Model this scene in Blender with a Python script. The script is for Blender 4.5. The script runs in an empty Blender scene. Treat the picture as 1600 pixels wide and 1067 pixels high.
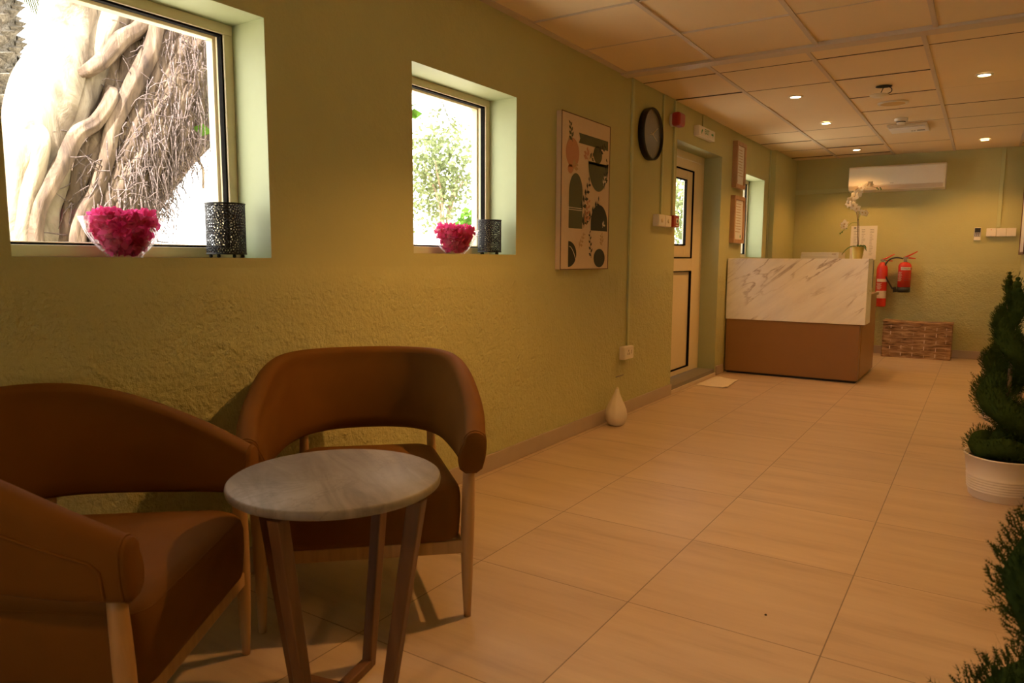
import bpy, bmesh, math, random
from mathutils import Vector, Matrix, noise as mnoise
random.seed(7)
PI = math.pi
scn = bpy.context.scene
col = scn.collection

# ------------------------------------------------------------------ camera, world, sun, exposure
cam_d = bpy.data.cameras.new('camera')
cam = bpy.data.objects.new('camera', cam_d); col.objects.link(cam)
cam.location = (2.0273, 0.0, 1.0607)
cam.rotation_euler = (Matrix.Rotation(0.5765, 4, 'Z') @ Matrix.Rotation(PI/2 - 0.1137, 4, 'X') @ Matrix.Rotation(0.0049, 4, 'Z')).to_euler()
cam_d.sensor_width = 36.0
cam_d.lens = 1127.85/1600*36
cam_d.clip_start = 0.02; cam_d.clip_end = 200
cam_d.dof.use_dof = True; cam_d.dof.focus_distance = 3.6; cam_d.dof.aperture_fstop = 6.3
scn.camera = cam

world = bpy.data.worlds.new('world'); scn.world = world; world.use_nodes = True
bg = world.node_tree.nodes['Background']
bg.inputs['Color'].default_value = (1.0, 0.985, 0.93, 1)
bg.inputs['Strength'].default_value = 3.3

sun_d = bpy.data.lights.new('sun', 'SUN'); sun_d.energy = 14; sun_d.angle = math.radians(0.6); sun_d.color = (1, .96, .88)
sun = bpy.data.objects.new('sun', sun_d); col.objects.link(sun)
sun.rotation_euler = Vector((0.20, -0.62, 0.95)).to_track_quat('Z', 'Y').to_euler()

scn.view_settings.view_transform = 'Standard'
scn.view_settings.look = 'None'
scn.view_settings.gamma = 1.0
scn.view_settings.exposure = 1.0
scn.view_settings.use_curve_mapping = False
scn.cycles.max_bounces = 10
scn.cycles.diffuse_bounces = 6
scn.cycles.transparent_max_bounces = 24
scn.cycles.sample_clamp_indirect = 4.0
scn.cycles.caustics_reflective = False
scn.cycles.caustics_refractive = False

WARM = (1.0, 0.47, 0.125)
CEIL = 2.243

# ------------------------------------------------------------------ materials
def srgb(r, g, b):
    f = lambda c: (c/255/12.92) if c/255 <= .04045 else ((c/255+.055)/1.055)**2.4
    return (f(r), f(g), f(b), 1)

def new_mat(name):
    m = bpy.data.materials.new(name); m.use_nodes = True
    nt = m.node_tree; b = nt.nodes['Principled BSDF']
    return m, nt, b

def nd(nt, t, **kw):
    n = nt.nodes.new(t)
    for k, v in kw.items():
        setattr(n, k, v)
    return n

def mth(nt, op, a, b=None, c=None):
    n = nt.nodes.new('ShaderNodeMath'); n.operation = op
    for i, x in enumerate((a, b, c)):
        if x is None: continue
        if hasattr(x, 'is_output'): nt.links.new(x, n.inputs[i])
        else: n.inputs[i].default_value = x
    return n.outputs[0]

def mixc(nt, fac, a, b):
    n = nt.nodes.new('ShaderNodeMix'); n.data_type = 'RGBA'
    for s, x in ((n.inputs['Factor'], fac), (n.inputs[6], a), (n.inputs[7], b)):
        if hasattr(x, 'is_output'): nt.links.new(x, s)
        else: s.default_value = x
    return n.outputs[2]

def noise_tex(nt, scale, detail=4, vec=None, rough=.5, dist=0):
    n = nt.nodes.new('ShaderNodeTexNoise'); n.inputs['Scale'].default_value = scale
    n.inputs['Detail'].default_value = detail; n.inputs['Roughness'].default_value = rough
    n.inputs['Distortion'].default_value = dist
    if vec is not None: nt.links.new(vec, n.inputs['Vector'])
    return n.outputs['Fac']

def coords(nt, scale=(1, 1, 1), rot=(0, 0, 0)):
    tc = nt.nodes.new('ShaderNodeTexCoord'); mp = nt.nodes.new('ShaderNodeMapping')
    nt.links.new(tc.outputs['Object'], mp.inputs['Vector'])
    mp.inputs['Scale'].default_value = scale; mp.inputs['Rotation'].default_value = rot
    return mp.outputs[0]

def bump(nt, b, h, strength=.3, dist=.01):
    n = nt.nodes.new('ShaderNodeBump'); n.inputs['Strength'].default_value = strength
    n.inputs['Distance'].default_value = dist
    nt.links.new(h, n.inputs['Height']); nt.links.new(n.outputs[0], b.inputs['Normal'])

def ramp(nt, fac, stops):
    n = nt.nodes.new('ShaderNodeValToRGB'); e = n.color_ramp.elements
    while len(e) < len(stops): e.new(.5)
    for i, (p, c) in enumerate(stops):
        e[i].position = p; e[i].color = c if len(c) == 4 else (*c, 1)
    nt.links.new(fac, n.inputs[0]); return n.outputs[0]

def basic(name, c, rough=.5, metal=0, var=.06, vs=30, bmp=0, bs=200, coat=0, sheen=0, spec=None):
    m, nt, b = new_mat(name)
    v = coords(nt)
    f = noise_tex(nt, vs, 3, v)
    lo = tuple(x*(1-var) for x in c[:3]) + (1,); hi = tuple(min(1, x*(1+var)) for x in c[:3]) + (1,)
    nt.links.new(mixc(nt, f, lo, hi), b.inputs['Base Color'])
    b.inputs['Roughness'].default_value = rough; b.inputs['Metallic'].default_value = metal
    if coat: b.inputs['Coat Weight'].default_value = coat
    if sheen: b.inputs['Sheen Weight'].default_value = sheen; b.inputs['Sheen Roughness'].default_value = .4
    if spec is not None: b.inputs['Specular IOR Level'].default_value = spec
    if bmp: bump(nt, b, noise_tex(nt, bs, 3, v), bmp, .002)
    return m

def emit(name, c, s):
    m = bpy.data.materials.new(name); m.use_nodes = True; nt = m.node_tree
    nt.nodes.clear(); o = nt.nodes.new('ShaderNodeOutputMaterial'); e = nt.nodes.new('ShaderNodeEmission')
    e.inputs[0].default_value = (*c, 1); e.inputs[1].default_value = s; nt.links.new(e.outputs[0], o.inputs[0])
    return m

def stucco(name, c):
    m, nt, b = new_mat(name)
    v = coords(nt)
    f = noise_tex(nt, 3, 5, v)
    lo = tuple(x*.9 for x in c[:3]) + (1,); hi = tuple(x*1.06 for x in c[:3]) + (1,)
    nt.links.new(mixc(nt, f, lo, hi), b.inputs['Base Color'])
    b.inputs['Roughness'].default_value = .62
    # rough stipple, stronger on the lower wall
    sx = nt.nodes.new('ShaderNodeSeparateXYZ'); nt.links.new(v, sx.inputs[0])
    low = nt.nodes.new('ShaderNodeMapRange'); nt.links.new(sx.outputs[2], low.inputs[0])
    low.inputs[1].default_value = .93; low.inputs[2].default_value = 1.03; low.inputs[3].default_value = 1.0; low.inputs[4].default_value = .14
    n1 = noise_tex(nt, 55, 4, v, .6); n2 = noise_tex(nt, 16, 3, v, .5)
    h = mth(nt, 'MULTIPLY', mth(nt, 'ADD', mth(nt, 'MULTIPLY', n1, .8), mth(nt, 'MULTIPLY', n2, .9)), low.outputs[0])
    bump(nt, b, h, .9, .016)
    return m

M = {}
GREEN = (.50, .49, .235, 1)
M['wall'] = stucco('green_stucco', GREEN)
M['reveal'] = basic('green_smooth_plaster', (.38, .415, .235, 1), .6, var=.03)
M['pvc'] = basic('cream_pvc', (.72, .62, .42, 1), .4, var=.03)
M['gasket'] = basic('black_rubber', (.010, .009, .008, 1), .95, spec=.05)
M['white_plastic'] = basic('white_plastic', (.78, .74, .68, 1), .35, var=.03)
M['trunking'] = basic('painted_trunking', (.50, .53, .28, 1), .5, var=.05)
M['black_metal'] = basic('black_metal', (.014, .011, .010, 1), .45, .3)
M['dark_plastic'] = basic('dark_plastic', (.018, .018, .02, 1), .35)
M['red'] = basic('red_enamel', (.62, .03, .02, 1), .25, coat=.5)
M['darkred'] = basic('dark_red_plastic', (.33, .02, .015, 1), .35)
M['stone'] = basic('grey_granite', (.22, .20, .17, 1), .5, var=.4, vs=160)
M['baseboard'] = basic('beige_tile_skirting', (.42, .34, .27, 1), .35, var=.1, vs=9)
M['paper'] = basic('white_paper', (.78, .77, .77, 1), .7, var=.02)
M['ink'] = basic('grey_ink', (.25, .25, .27, 1), .7)
M['label'] = basic('label_paper', (.75, .62, .5, 1), .5, var=.05)
M['gold'] = basic('brushed_gold', (.78, .66, .22, 1), .28, 1, bmp=.1)
M['potwhite'] = basic('white_pot_enamel', (.72, .66, .60, 1), .4, var=.03)
M['soil'] = basic('potting_soil', (.03, .02, .012, 1), .9, var=.5)
M['gourd'] = basic('white_ceramic', (.66, .60, .54, 1), .6, var=.1, vs=20, bmp=.2, bs=60)
M['green_leaf'] = basic('green_leaf', (.09, .22, .03, 1), .4, var=.2)
M['green_print'] = basic('green_print', (.02, .30, .12, 1), .5)
M['stalk'] = basic('brown_stalk', (.16, .10, .05, 1), .5)
M['fabric_cream'] = basic('cream_cloth', (.74, .66, .56, 1), .9, var=.06, bmp=.5, bs=300)
M['cabinet_brown'] = basic('tan_laminate', (.27, .135, .04, 1), .38, var=.05, vs=8)
M['cabinet_side'] = basic('tan_laminate_side', (.30, .16, .055, 1), .38, var=.05, vs=8)
M['plinth'] = basic('black_plinth', (.012, .01, .01, 1), .6)
M['tee'] = basic('ceiling_tee', (.62, .52, .42, 1), .5, var=.04)
M['grille'] = basic('yellowed_grille', (.62, .42, .16, 1), .5)
M['hole'] = basic('dark_void', (.02, .018, .015, 1), .9)
M['petal'] = basic('magenta_petal', (.82, .045, .22, 1), .55, var=.5, vs=45)
M['orchid'] = basic('white_orchid_petal', (.92, .88, .78, 1), .5, var=.02)
M['screen'] = basic('screen_glass', (.015, .015, .018, 1), .45)
M['canvas'] = basic('cream_canvas', (.70, .56, .42, 1), .7, var=.04, bmp=.2, bs=500)
M['olive_ink'] = basic('olive_ink', (.10, .105, .055, 1), .7)
M['dark_ink'] = basic('charcoal_ink', (.028, .032, .026, 1), .7)
M['pink_ink'] = basic('pink_ink', (.55, .27, .17, 1), .7)
M['tan_ink'] = basic('tan_ink', (.5, .34, .2, 1), .7)
M['white_ink'] = basic('white_ink', (.8, .7, .6, 1), .7)
M['frame_edge'] = basic('thin_dark_frame', (.12, .05, .03, 1), .4)
M['clock_face'] = basic('grey_clock_face', (.16, .145, .125, 1), .28, spec=.5)
M['hand'] = basic('cream_hand', (.8, .7, .55, 1), .3)
M['ground'] = basic('garden_sand', (.55, .50, .42, 1), .9, var=.2, vs=2)
M['tile_edge'] = basic('gap_shade_tile_edge', (.10, .07, .045, 1), .9)  # tile sides coloured dark so the gaps between tiles read as shade
M['void'] = basic('ceiling_void', (.03, .025, .02, 1), .9)  # slab over the tiles coloured dark so the gaps look unlit
M['white_wall'] = basic('white_boundary_wall', (.8, .78, .72, 1), .8)

def mk_ceiling():
    m, nt, b = new_mat('ceiling_tile'); v = coords(nt)
    f = noise_tex(nt, 2.2, 3, v); g = noise_tex(nt, 400, 2, v)
    nt.links.new(mixc(nt, f, (.78, .625, .40, 1), (.84, .68, .45, 1)), b.inputs['Base Color'])
    b.inputs['Roughness'].default_value = .85
    bump(nt, b, g, .25, .002); return m
M['ceiling'] = mk_ceiling()

def mk_floor():
    m, nt, b = new_mat('wood_look_floor_tile')
    tc = nt.nodes.new('ShaderNodeTexCoord'); sp = nt.nodes.new('ShaderNodeSeparateXYZ'); nt.links.new(tc.outputs['Object'], sp.inputs[0])
    ux = mth(nt, 'DIVIDE', mth(nt, 'SUBTRACT', sp.outputs[0], .603 - .5611*4), .5611)
    uy = mth(nt, 'DIVIDE', mth(nt, 'SUBTRACT', sp.outputs[1], 1.998 - .6*8), .6)
    fx = mth(nt, 'FRACT', ux); fy = mth(nt, 'FRACT', uy)
    ix = mth(nt, 'FLOOR', ux); iy = mth(nt, 'FLOOR', uy)
    ex = mth(nt, 'MINIMUM', fx, mth(nt, 'SUBTRACT', 1.0, fx)); ey = mth(nt, 'MINIMUM', fy, mth(nt, 'SUBTRACT', 1.0, fy))
    gx = mth(nt, 'LESS_THAN', ex, .0032); gy = mth(nt, 'LESS_THAN', ey, .0026)
    gr = mth(nt, 'MAXIMUM', gx, gy)
    cb = nt.nodes.new('ShaderNodeCombineXYZ'); nt.links.new(ix, cb.inputs[0]); nt.links.new(iy, cb.inputs[1])
    wn = nt.nodes.new('ShaderNodeTexWhiteNoise'); wn.noise_dimensions = '3D'; nt.links.new(cb.outputs[0], wn.inputs['Vector'])
    # streaks along X, offset per tile
    sv = nt.nodes.new('ShaderNodeCombineXYZ')
    nt.links.new(mth(nt, 'MULTIPLY', sp.outputs[0], 1.6), sv.inputs[0])
    nt.links.new(mth(nt, 'MULTIPLY', sp.outputs[1], 10), sv.inputs[1])
    nt.links.new(mth(nt, 'MULTIPLY', wn.outputs['Value'], 37), sv.inputs[2])
    s1 = noise_tex(nt, 1.0, 5, sv.outputs[0], .55, .3)
    sv2 = nt.nodes.new('ShaderNodeCombineXYZ')
    nt.links.new(mth(nt, 'MULTIPLY', sp.outputs[0], 5), sv2.inputs[0])
    nt.links.new(mth(nt, 'MULTIPLY', sp.outputs[1], 48), sv2.inputs[1])
    nt.links.new(mth(nt, 'MULTIPLY', wn.outputs['Value'], 51), sv2.inputs[2])
    s2 = noise_tex(nt, 1.0, 3, sv2.outputs[0], .5, .2)
    s = mth(nt, 'ADD', mth(nt, 'MULTIPLY', s1, .75), mth(nt, 'MULTIPLY', s2, .25))
    c = ramp(nt, s, [(.30, (.41, .30, .205)), (.46, (.52, .39, .27)), (.70, (.60, .465, .33))])
    dk = mixc(nt, mth(nt, 'MULTIPLY', wn.outputs['Value'], .22), c, (.40, .31, .24, 1))
    nt.links.new(mixc(nt, mth(nt, 'MULTIPLY', gr, .8), dk, (.13, .09, .06, 1)), b.inputs['Base Color'])
    nt.links.new(mth(nt, 'ADD', .30, mth(nt, 'MULTIPLY', s2, .18)), b.inputs['Roughness'])
    b.inputs['Specular IOR Level'].default_value = .45
    bump(nt, b, mth(nt, 'SUBTRACT', mth(nt, 'MULTIPLY', s2, .12), gr), .25, .002)
    return m
M['floor'] = mk_floor()

def mk_marble():
    m, nt, b = new_mat('white_marble')
    v = coords(nt, (1, 1, 1), (0, math.radians(38), 0))
    mp = nt.nodes.new('ShaderNodeMapping'); nt.links.new(v, mp.inputs[0]); mp.inputs['Scale'].default_value = (1.1, 1, 5.2)
    n = noise_tex(nt, 1.6, 5, mp.outputs[0], .55, .5)
    d = mth(nt, 'ABSOLUTE', mth(nt, 'SUBTRACT', n, .5))
    vein = ramp(nt, d, [(0, (1, 1, 1)), (.010, (.6, .6, .6)), (.030, (0, 0, 0))])
    patch = ramp(nt, noise_tex(nt, 2.6, 3, coords(nt)), [(.46, (.08, .08, .08)), (.62, (1, 1, 1))])
    f = mth(nt, 'MULTIPLY', vein, patch)
    cl = noise_tex(nt, 2.0, 5, mp.outputs[0], .6, .4)
    base = ramp(nt, cl, [(.30, (.80, .79, .80)), (.55, (.90, .895, .90))])
    nt.links.new(mixc(nt, mth(nt, 'MULTIPLY', f, .85), base, (.34, .27, .27, 1)), b.inputs['Base Color'])
    b.inputs['Roughness'].default_value = .28
    return m
M['marble'] = mk_marble()

def mk_wood(name, c1, c2, rough=.42, ax=(14, 14, 1.6)):
    m, nt, b = new_mat(name)
    v = coords(nt, ax)
    f = noise_tex(nt, 2.2, 4, v, .55, .8)
    nt.links.new(ramp(nt, f, [(.3, c1), (.7, c2)]), b.inputs['Base Color'])
    b.inputs['Roughness'].default_value = rough
    return m
M['beech'] = mk_wood('beech_wood', (.34, .19, .075), (.46, .27, .11))
M['walnut'] = mk_wood('brown_wood', (.10, .042, .014), (.17, .075, .027))
M['frame_wood'] = mk_wood('frame_wood', (.42, .24, .14), (.55, .34, .2))

def mk_velvet():
    m, nt, b = new_mat('rust_velvet'); v = coords(nt)
    f = noise_tex(nt, 6, 4, v); g = noise_tex(nt, 900, 2, v)
    nt.links.new(mixc(nt, f, (.110, .041, .0028, 1), (.175, .068, .0045, 1)), b.inputs['Base Color'])
    b.inputs['Roughness'].default_value = .78
    b.inputs['Specular IOR Level'].default_value = .2; b.inputs['Sheen Weight'].default_value = .06; b.inputs['Sheen Roughness'].default_value = .3
    b.inputs['Sheen Tint'].default_value = (.9, .45, .08, 1)
    bump(nt, b, g, .2, .001); return m
M['velvet'] = mk_velvet()

def mk_tabletop():
    m, nt, b = new_mat('grey_stone_tabletop')
    v = coords(nt, (1, 1, 1), (0, 0, .5)); mp = nt.nodes.new('ShaderNodeMapping'); nt.links.new(v, mp.inputs[0]); mp.inputs['Scale'].default_value = (1.5, 7, 1)
    f = noise_tex(nt, 1.7, 6, mp.outputs[0], .6, .9)
    n = noise_tex(nt, 3.1, 6, v, .6, 1.2)
    vein = ramp(nt, mth(nt, 'ABSOLUTE', mth(nt, 'SUBTRACT', n, .5)), [(0, (1, 1, 1)), (.012, (0, 0, 0))])
    c = ramp(nt, f, [(.33, (.13, .105, .085)), (.52, (.215, .185, .155)), (.7, (.28, .245, .21))])
    nt.links.new(mixc(nt, mth(nt, 'MULTIPLY', vein, .35), c, (.10, .08, .06, 1)), b.inputs['Base Color'])
    b.inputs['Roughness'].default_value = .5
    return m
M['tabletop'] = mk_tabletop()

def mk_wicker():
    m, nt, b = new_mat('woven_seagrass')
    v = coords(nt, (7, 7, 45)); f = noise_tex(nt, 1.0, 3, v, .6, .6)
    nt.links.new(ramp(nt, f, [(.32, (.10, .045, .02)), (.5, (.34, .19, .09)), (.72, (.62, .42, .24))]), b.inputs['Base Color'])
    b.inputs['Roughness'].default_value = .6
    bump(nt, b, f, .8, .01); return m
M['wicker'] = mk_wicker()

def mk_bark(name, c1, c2, c3, sc=(6, 6, 1.2)):
    m, nt, b = new_mat(name); v = coords(nt, sc)
    f = noise_tex(nt, 2.5, 6, v, .6, .8)
    nt.links.new(ramp(nt, f, [(.3, c1), (.5, c2), (.7, c3)]), b.inputs['Base Color'])
    b.inputs['Roughness'].default_value = .85
    bump(nt, b, f, .7, .03); return m
M['bark'] = mk_bark('fig_bark', (.04, .021, .013), (.11, .068, .042), (.22, .15, .10))
M['pale_bark'] = mk_bark('smooth_pale_bark', (.12, .085, .055), (.26, .20, .14), (.36, .30, .22), (3, 3, 1.5))
M['rootlet'] = mk_bark('aerial_root', (.05, .032, .028), (.14, .095, .085), (.27, .20, .18), (30, 30, 30))
M['palm_bark'] = mk_bark('palm_bark', (.07, .06, .042), (.20, .17, .13), (.36, .32, .26), (20, 20, 20))
M['trunk_brown'] = mk_bark('shrub_bark', (.2, .12, .07), (.35, .25, .17), (.5, .4, .3), (9, 9, 3))

def mk_leaf(name, c1, c2, tr=.4):
    m = bpy.data.materials.new(name); m.use_nodes = True; nt = m.node_tree; nt.nodes.clear()
    o = nt.nodes.new('ShaderNodeOutputMaterial')
    v = coords(nt); f = noise_tex(nt, 14, 2, v); c = mixc(nt, f, c1, c2)
    d = nt.nodes.new('ShaderNodeBsdfDiffuse'); t = nt.nodes.new('ShaderNodeBsdfTranslucent'); mx = nt.nodes.new('ShaderNodeMixShader')
    nt.links.new(c, d.inputs[0]); nt.links.new(c, t.inputs[0]); mx.inputs[0].default_value = tr
    nt.links.new(d.outputs[0], mx.inputs[1]); nt.links.new(t.outputs[0], mx.inputs[2]); nt.links.new(mx.outputs[0], o.inputs[0])
    return m
M['petal'] = mk_leaf('magenta_petals', (.50, .008, .045, 1), (.95, .13, .42, 1), .5)
M['foliage'] = mk_leaf('garden_foliage', (.10, .14, .045, 1), (.22, .24, .13, 1))
M['foliage_bright'] = mk_leaf('bright_leaves', (.06, .14, .015, 1), (.13, .25, .04, 1))
M['foliage_dry'] = mk_leaf('dry_shrub_leaves', (.22, .21, .13, 1), (.34, .32, .25, 1))
M['frond'] = mk_leaf('palm_frond', (.07, .085, .028, 1), (.13, .14, .06, 1))
M['cedar'] = mk_leaf('cedar_needles', (.016, .036, .010, 1), (.062, .098, .026, 1), .15)

def mk_glass(name, tint=(1, 1, 1), fres=.025):
    m = bpy.data.materials.new(name); m.use_nodes = True; nt = m.node_tree; nt.nodes.clear()
    o = nt.nodes.new('ShaderNodeOutputMaterial'); t = nt.nodes.new('ShaderNodeBsdfTransparent'); g = nt.nodes.new('ShaderNodeBsdfGlossy')
    t.inputs[0].default_value = (*tint, 1); g.inputs['Roughness'].default_value = .02
    lw = nt.nodes.new('ShaderNodeLayerWeight'); lw.inputs['Blend'].default_value = .5
    fac = mth(nt, 'ADD', fres, mth(nt, 'MULTIPLY', mth(nt, 'POWER', lw.outputs['Facing'], 5.0), .85))
    mx = nt.nodes.new('ShaderNodeMixShader'); nt.links.new(fac, mx.inputs[0])
    nt.links.new(t.outputs[0], mx.inputs[1]); nt.links.new(g.outputs[0], mx.inputs[2]); nt.links.new(mx.outputs[0], o.inputs[0])
    return m
M['glass'] = mk_glass('window_glass')
M['bowl_glass'] = mk_glass('bowl_glass', (.96, .92, .93))
M['lamp_glow'] = emit('lamp_glow', (1, .78, .42), 14)

# ------------------------------------------------------------------ mesh helpers
class MB:
    """collects shapes, then builds ONE mesh object"""
    def __init__(s): s.v = []; s.f = []; s.m = []; s.sm = []
    def add(s, vs, fs, mi=0, smooth=False):
        o = len(s.v); s.v += [tuple(v) for v in vs]
        for f in fs: s.f.append([o+i for i in f]); s.m.append(mi); s.sm.append(smooth)
    def box(s, x0, x1, y0, y1, z0, z1, mi=0):
        vs = [(x, y, z) for z in (z0, z1) for y in (y0, y1) for x in (x0, x1)]
        s.add(vs, [(0, 2, 3, 1), (4, 5, 7, 6), (0, 1, 5, 4), (2, 6, 7, 3), (0, 4, 6, 2), (1, 3, 7, 5)], mi)
    def quad(s, a, b, c, d, mi=0): s.add([a, b, c, d], [(0, 1, 2, 3)], mi)
    def lathe(s, prof, n=32, c=(0, 0, 0), mi=0, smooth=True, cap=True):
        vs = []; fs = []
        for (r, z) in prof:
            for k in range(n):
                a = 2*PI*k/n; vs.append((c[0]+r*math.cos(a), c[1]+r*math.sin(a), c[2]+z))
        for i in range(len(prof)-1):
            for k in range(n):
                k2 = (k+1) % n; fs.append((i*n+k, i*n+k2, (i+1)*n+k2, (i+1)*n+k))
        if cap:
            fs.append(tuple(range(n-1, -1, -1))); fs.append(tuple((len(prof)-1)*n+k for k in range(n)))
        s.add(vs, fs, mi, smooth)
    def tube(s, pts, rads, n=10, mi=0, wob=0, seed=0, smooth=True, flat=None):
        pts = [Vector(p) for p in pts]
        if not hasattr(rads, '__len__'): rads = [rads]*len(pts)
        vs = []; fs = []
        up = Vector((0, 0, 1)); t0 = (pts[1]-pts[0]).normalized()
        if abs(t0.z) > .9: up = Vector((1, 0, 0))
        nrm = t0.cross(up).normalized()
        for i, p in enumerate(pts):
            t = (pts[min(i+1, len(pts)-1)]-pts[max(i-1, 0)]).normalized()
            nrm = (nrm - t*nrm.dot(t)).normalized(); bn = t.cross(nrm)
            for k in range(n):
                a = 2*PI*k/n; r = rads[i]
                if wob: r *= 1+wob*mnoise.noise(Vector((math.cos(a)*2.2+seed, math.sin(a)*2.2, p.z*3+seed)))
                ca, sa = math.cos(a), math.sin(a)
                if flat: sa *= flat
                vs.append(p + nrm*(ca*r) + bn*(sa*r))
        for i in range(len(pts)-1):
            for k in range(n):
                k2 = (k+1) % n; fs.append((i*n+k, i*n+k2, (i+1)*n+k2, (i+1)*n+k))
        fs.append(tuple(range(n-1, -1, -1))); fs.append(tuple((len(pts)-1)*n+k for k in range(n)))
        s.add(vs, fs, mi, smooth)
    def build(s, name, mats, parent=None, loc=None, bevel=0, seg=2):
        me = bpy.data.meshes.new(name); me.from_pydata(s.v, [], s.f)
        if not isinstance(mats, (list, tuple)): mats = [mats]
        for m in mats: me.materials.append(m)
        me.polygons.foreach_set('material_index', s.m); me.polygons.foreach_set('use_smooth', s.sm)
        me.update()
        o = bpy.data.objects.new(name, me); col.objects.link(o)
        if parent: o.parent = parent
        if loc: o.location = loc
        if bevel:
            b = o.modifiers.new('bevel', 'BEVEL'); b.width = bevel; b.segments = seg; b.limit_method = 'ANGLE'; b.angle_limit = math.radians(40)
        return o

def cat(pts, n=8):
    """catmull-rom"""
    P = [Vector(p) for p in pts]; P = [P[0]*2-P[1]] + P + [P[-1]*2-P[-2]]; out = []
    for i in range(1, len(P)-2):
        a, b, c, d = P[i-1:i+3]
        for k in range(n):
            t = k/n; out.append(.5*((2*b)+(c-a)*t+(2*a-5*b+4*c-d)*t*t+(3*b-a-3*c+d)*t**3))
    out.append(P[-2]); return out

def lerp_list(vals, m):
    return [vals[min(int(i/(m-1)*(len(vals)-1)), len(vals)-2)]*(1-(i/(m-1)*(len(vals)-1)-min(int(i/(m-1)*(len(vals)-1)), len(vals)-2))) +
            vals[min(int(i/(m-1)*(len(vals)-1)), len(vals)-2)+1]*(i/(m-1)*(len(vals)-1)-min(int(i/(m-1)*(len(vals)-1)), len(vals)-2)) for i in range(m)]

def tag(o, label, category, group=None, kind=None):
    o['label'] = label; o['category'] = category
    if group: o['group'] = group
    if kind: o['kind'] = kind
    return o
def thing(name, label, category, loc=(0, 0, 0), rz=0, group=None):
    o = bpy.data.objects.new(name, None); col.objects.link(o); o.empty_display_size = .1
    o.location = loc; o.rotation_euler = (0, 0, rz); return tag(o, label, category, group)
def struct(o): o['kind'] = 'structure'; return o
def copy_tree(o, parent=None):
    kids = [k for k in bpy.data.objects if k.parent == o]
    c = o.copy(); col.objects.link(c); c.parent = parent
    for k in kids: copy_tree(k, c)
    return c
def text(name, body, size, mat, parent, loc, rot, extrude=.0006, align='CENTER'):
    c = bpy.data.curves.new(name, 'FONT'); c.body = body; c.size = size; c.extrude = extrude; c.align_x = align; c.align_y = 'CENTER'
    t = bpy.data.objects.new(name+'_curve', c); col.objects.link(t)
    me = bpy.data.meshes.new_from_object(t); bpy.data.objects.remove(t)
    me.materials.clear(); me.materials.append(mat)
    o = bpy.data.objects.new(name, me); col.objects.link(o); o.parent = parent; o.location = loc; o.rotation_euler = rot
    return o
RX = (PI/2, 0, PI/2)      # lettering on the left wall, read from +x
RY = (PI/2, 0, 0)         # lettering on the far wall, read from -y

# ------------------------------------------------------------------ room shell
XR, YB, YF = 2.34, -5.0, 9.27
WT = .26                  # left wall thickness
W1 = (.835, 1.62, 1.06, 1.84); W2 = (2.352, 3.15, 1.083, 1.868); W3 = (7.25, 8.05, 1.09, 1.905)
DR = (5.42, 6.55, 0.0, 1.975)
def left_wall():
    m = MB(); ops = [W1, W2, DR, W3]
    ys = sorted({YB-.2, YF+.2} | {o[0] for o in ops} | {o[1] for o in ops}); zs = sorted({-.05, 2.5} | {o[2] for o in ops if o[2] > 0} | {o[3] for o in ops})
    def inside(y, z): return any(o[0] < y < o[1] and (o[2] if o[2] > 0 else -1) < z < o[3] for o in ops)
    for i in range(len(ys)-1):
        for j in range(len(zs)-1):
            y0, y1, z0, z1 = ys[i], ys[i+1], zs[j], zs[j+1]
            if inside((y0+y1)/2, (z0+z1)/2): continue
            m.quad((0, y0, z0), (0, y1, z0), (0, y1, z1), (0, y0, z1)); m.quad((-WT, y0, z0), (-WT, y0, z1), (-WT, y1, z1), (-WT, y1, z0))
    for (y0, y1, z0, z1) in ops:
        m.quad((0, y0, z0), (0, y0, z1), (-WT, y0, z1), (-WT, y0, z0), 1); m.quad((0, y1, z0), (-WT, y1, z0), (-WT, y1, z1), (0, y1, z1), 1)
        m.quad((0, y0, z1), (0, y1, z1), (-WT, y1, z1), (-WT, y0, z1), 1); m.quad((0, y0, z0), (-WT, y0, z0), (-WT, y1, z0), (0, y1, z0), 1)
    o = struct(m.build('wall_left', [M['wall'], M['reveal']]))
    bm = bmesh.new(); bm.from_mesh(o.data); bmesh.ops.remove_doubles(bm, verts=bm.verts, dist=1e-5)
    es = [e for e in bm.edges if len(e.link_faces) == 2 and e.link_faces[0].normal.dot(e.link_faces[1].normal) < .5 and all(abs(v.co.x) < 1e-4 for v in e.verts)]
    bmesh.ops.bevel(bm, geom=es, offset=.012, segments=4, affect='EDGES', profile=.5)
    bmesh.ops.recalc_face_normals(bm, faces=bm.faces)
    bm.to_mesh(o.data); bm.free()
    return o
left_wall()
def wallbox(name, *a):
    m = MB(); m.box(*a); return struct(m.build(name, M['wall']))
wallbox('wall_right', XR, XR+.15, YB-.2, YF+.2, -.05, 2.5)
wallbox('wall_far', 0, XR, YF, YF+.15, -.05, 2.5)
m = MB(); m.box(0, 1.35, YB-.15, YB, -.05, 2.5); m.box(2.15, XR, YB-.15, YB, -.05, 2.5); m.box(1.35, 2.15, YB-.15, YB, 2.08, 2.5); struct(m.build('wall_back', M['wall']))
e = bpy.data.objects.new('door_2', None); col.objects.link(e); struct(e)  # unseen glazed door, assumed, sized for the daylight it lets in
m = MB(); m.box(1.35, 1.42, YB-.10, YB-.05, .0, 2.08); m.box(2.08, 2.15, YB-.10, YB-.05, .0, 2.08); m.box(1.42, 2.08, YB-.10, YB-.05, 2.0, 2.08); m.box(1.42, 2.08, YB-.10, YB-.05, 0, .10); m.build('door_frame', M['pvc'], e, bevel=.003)
m = MB(); m.box(1.42, 2.08, YB-.08, YB-.074, .10, 2.0); m.build('pane', M['glass'], e)
m = MB(); m.box(0, .065, 8.25, YF, 0, CEIL); struct(m.build('wall_pillar', M['wall'], bevel=.004))
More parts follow.
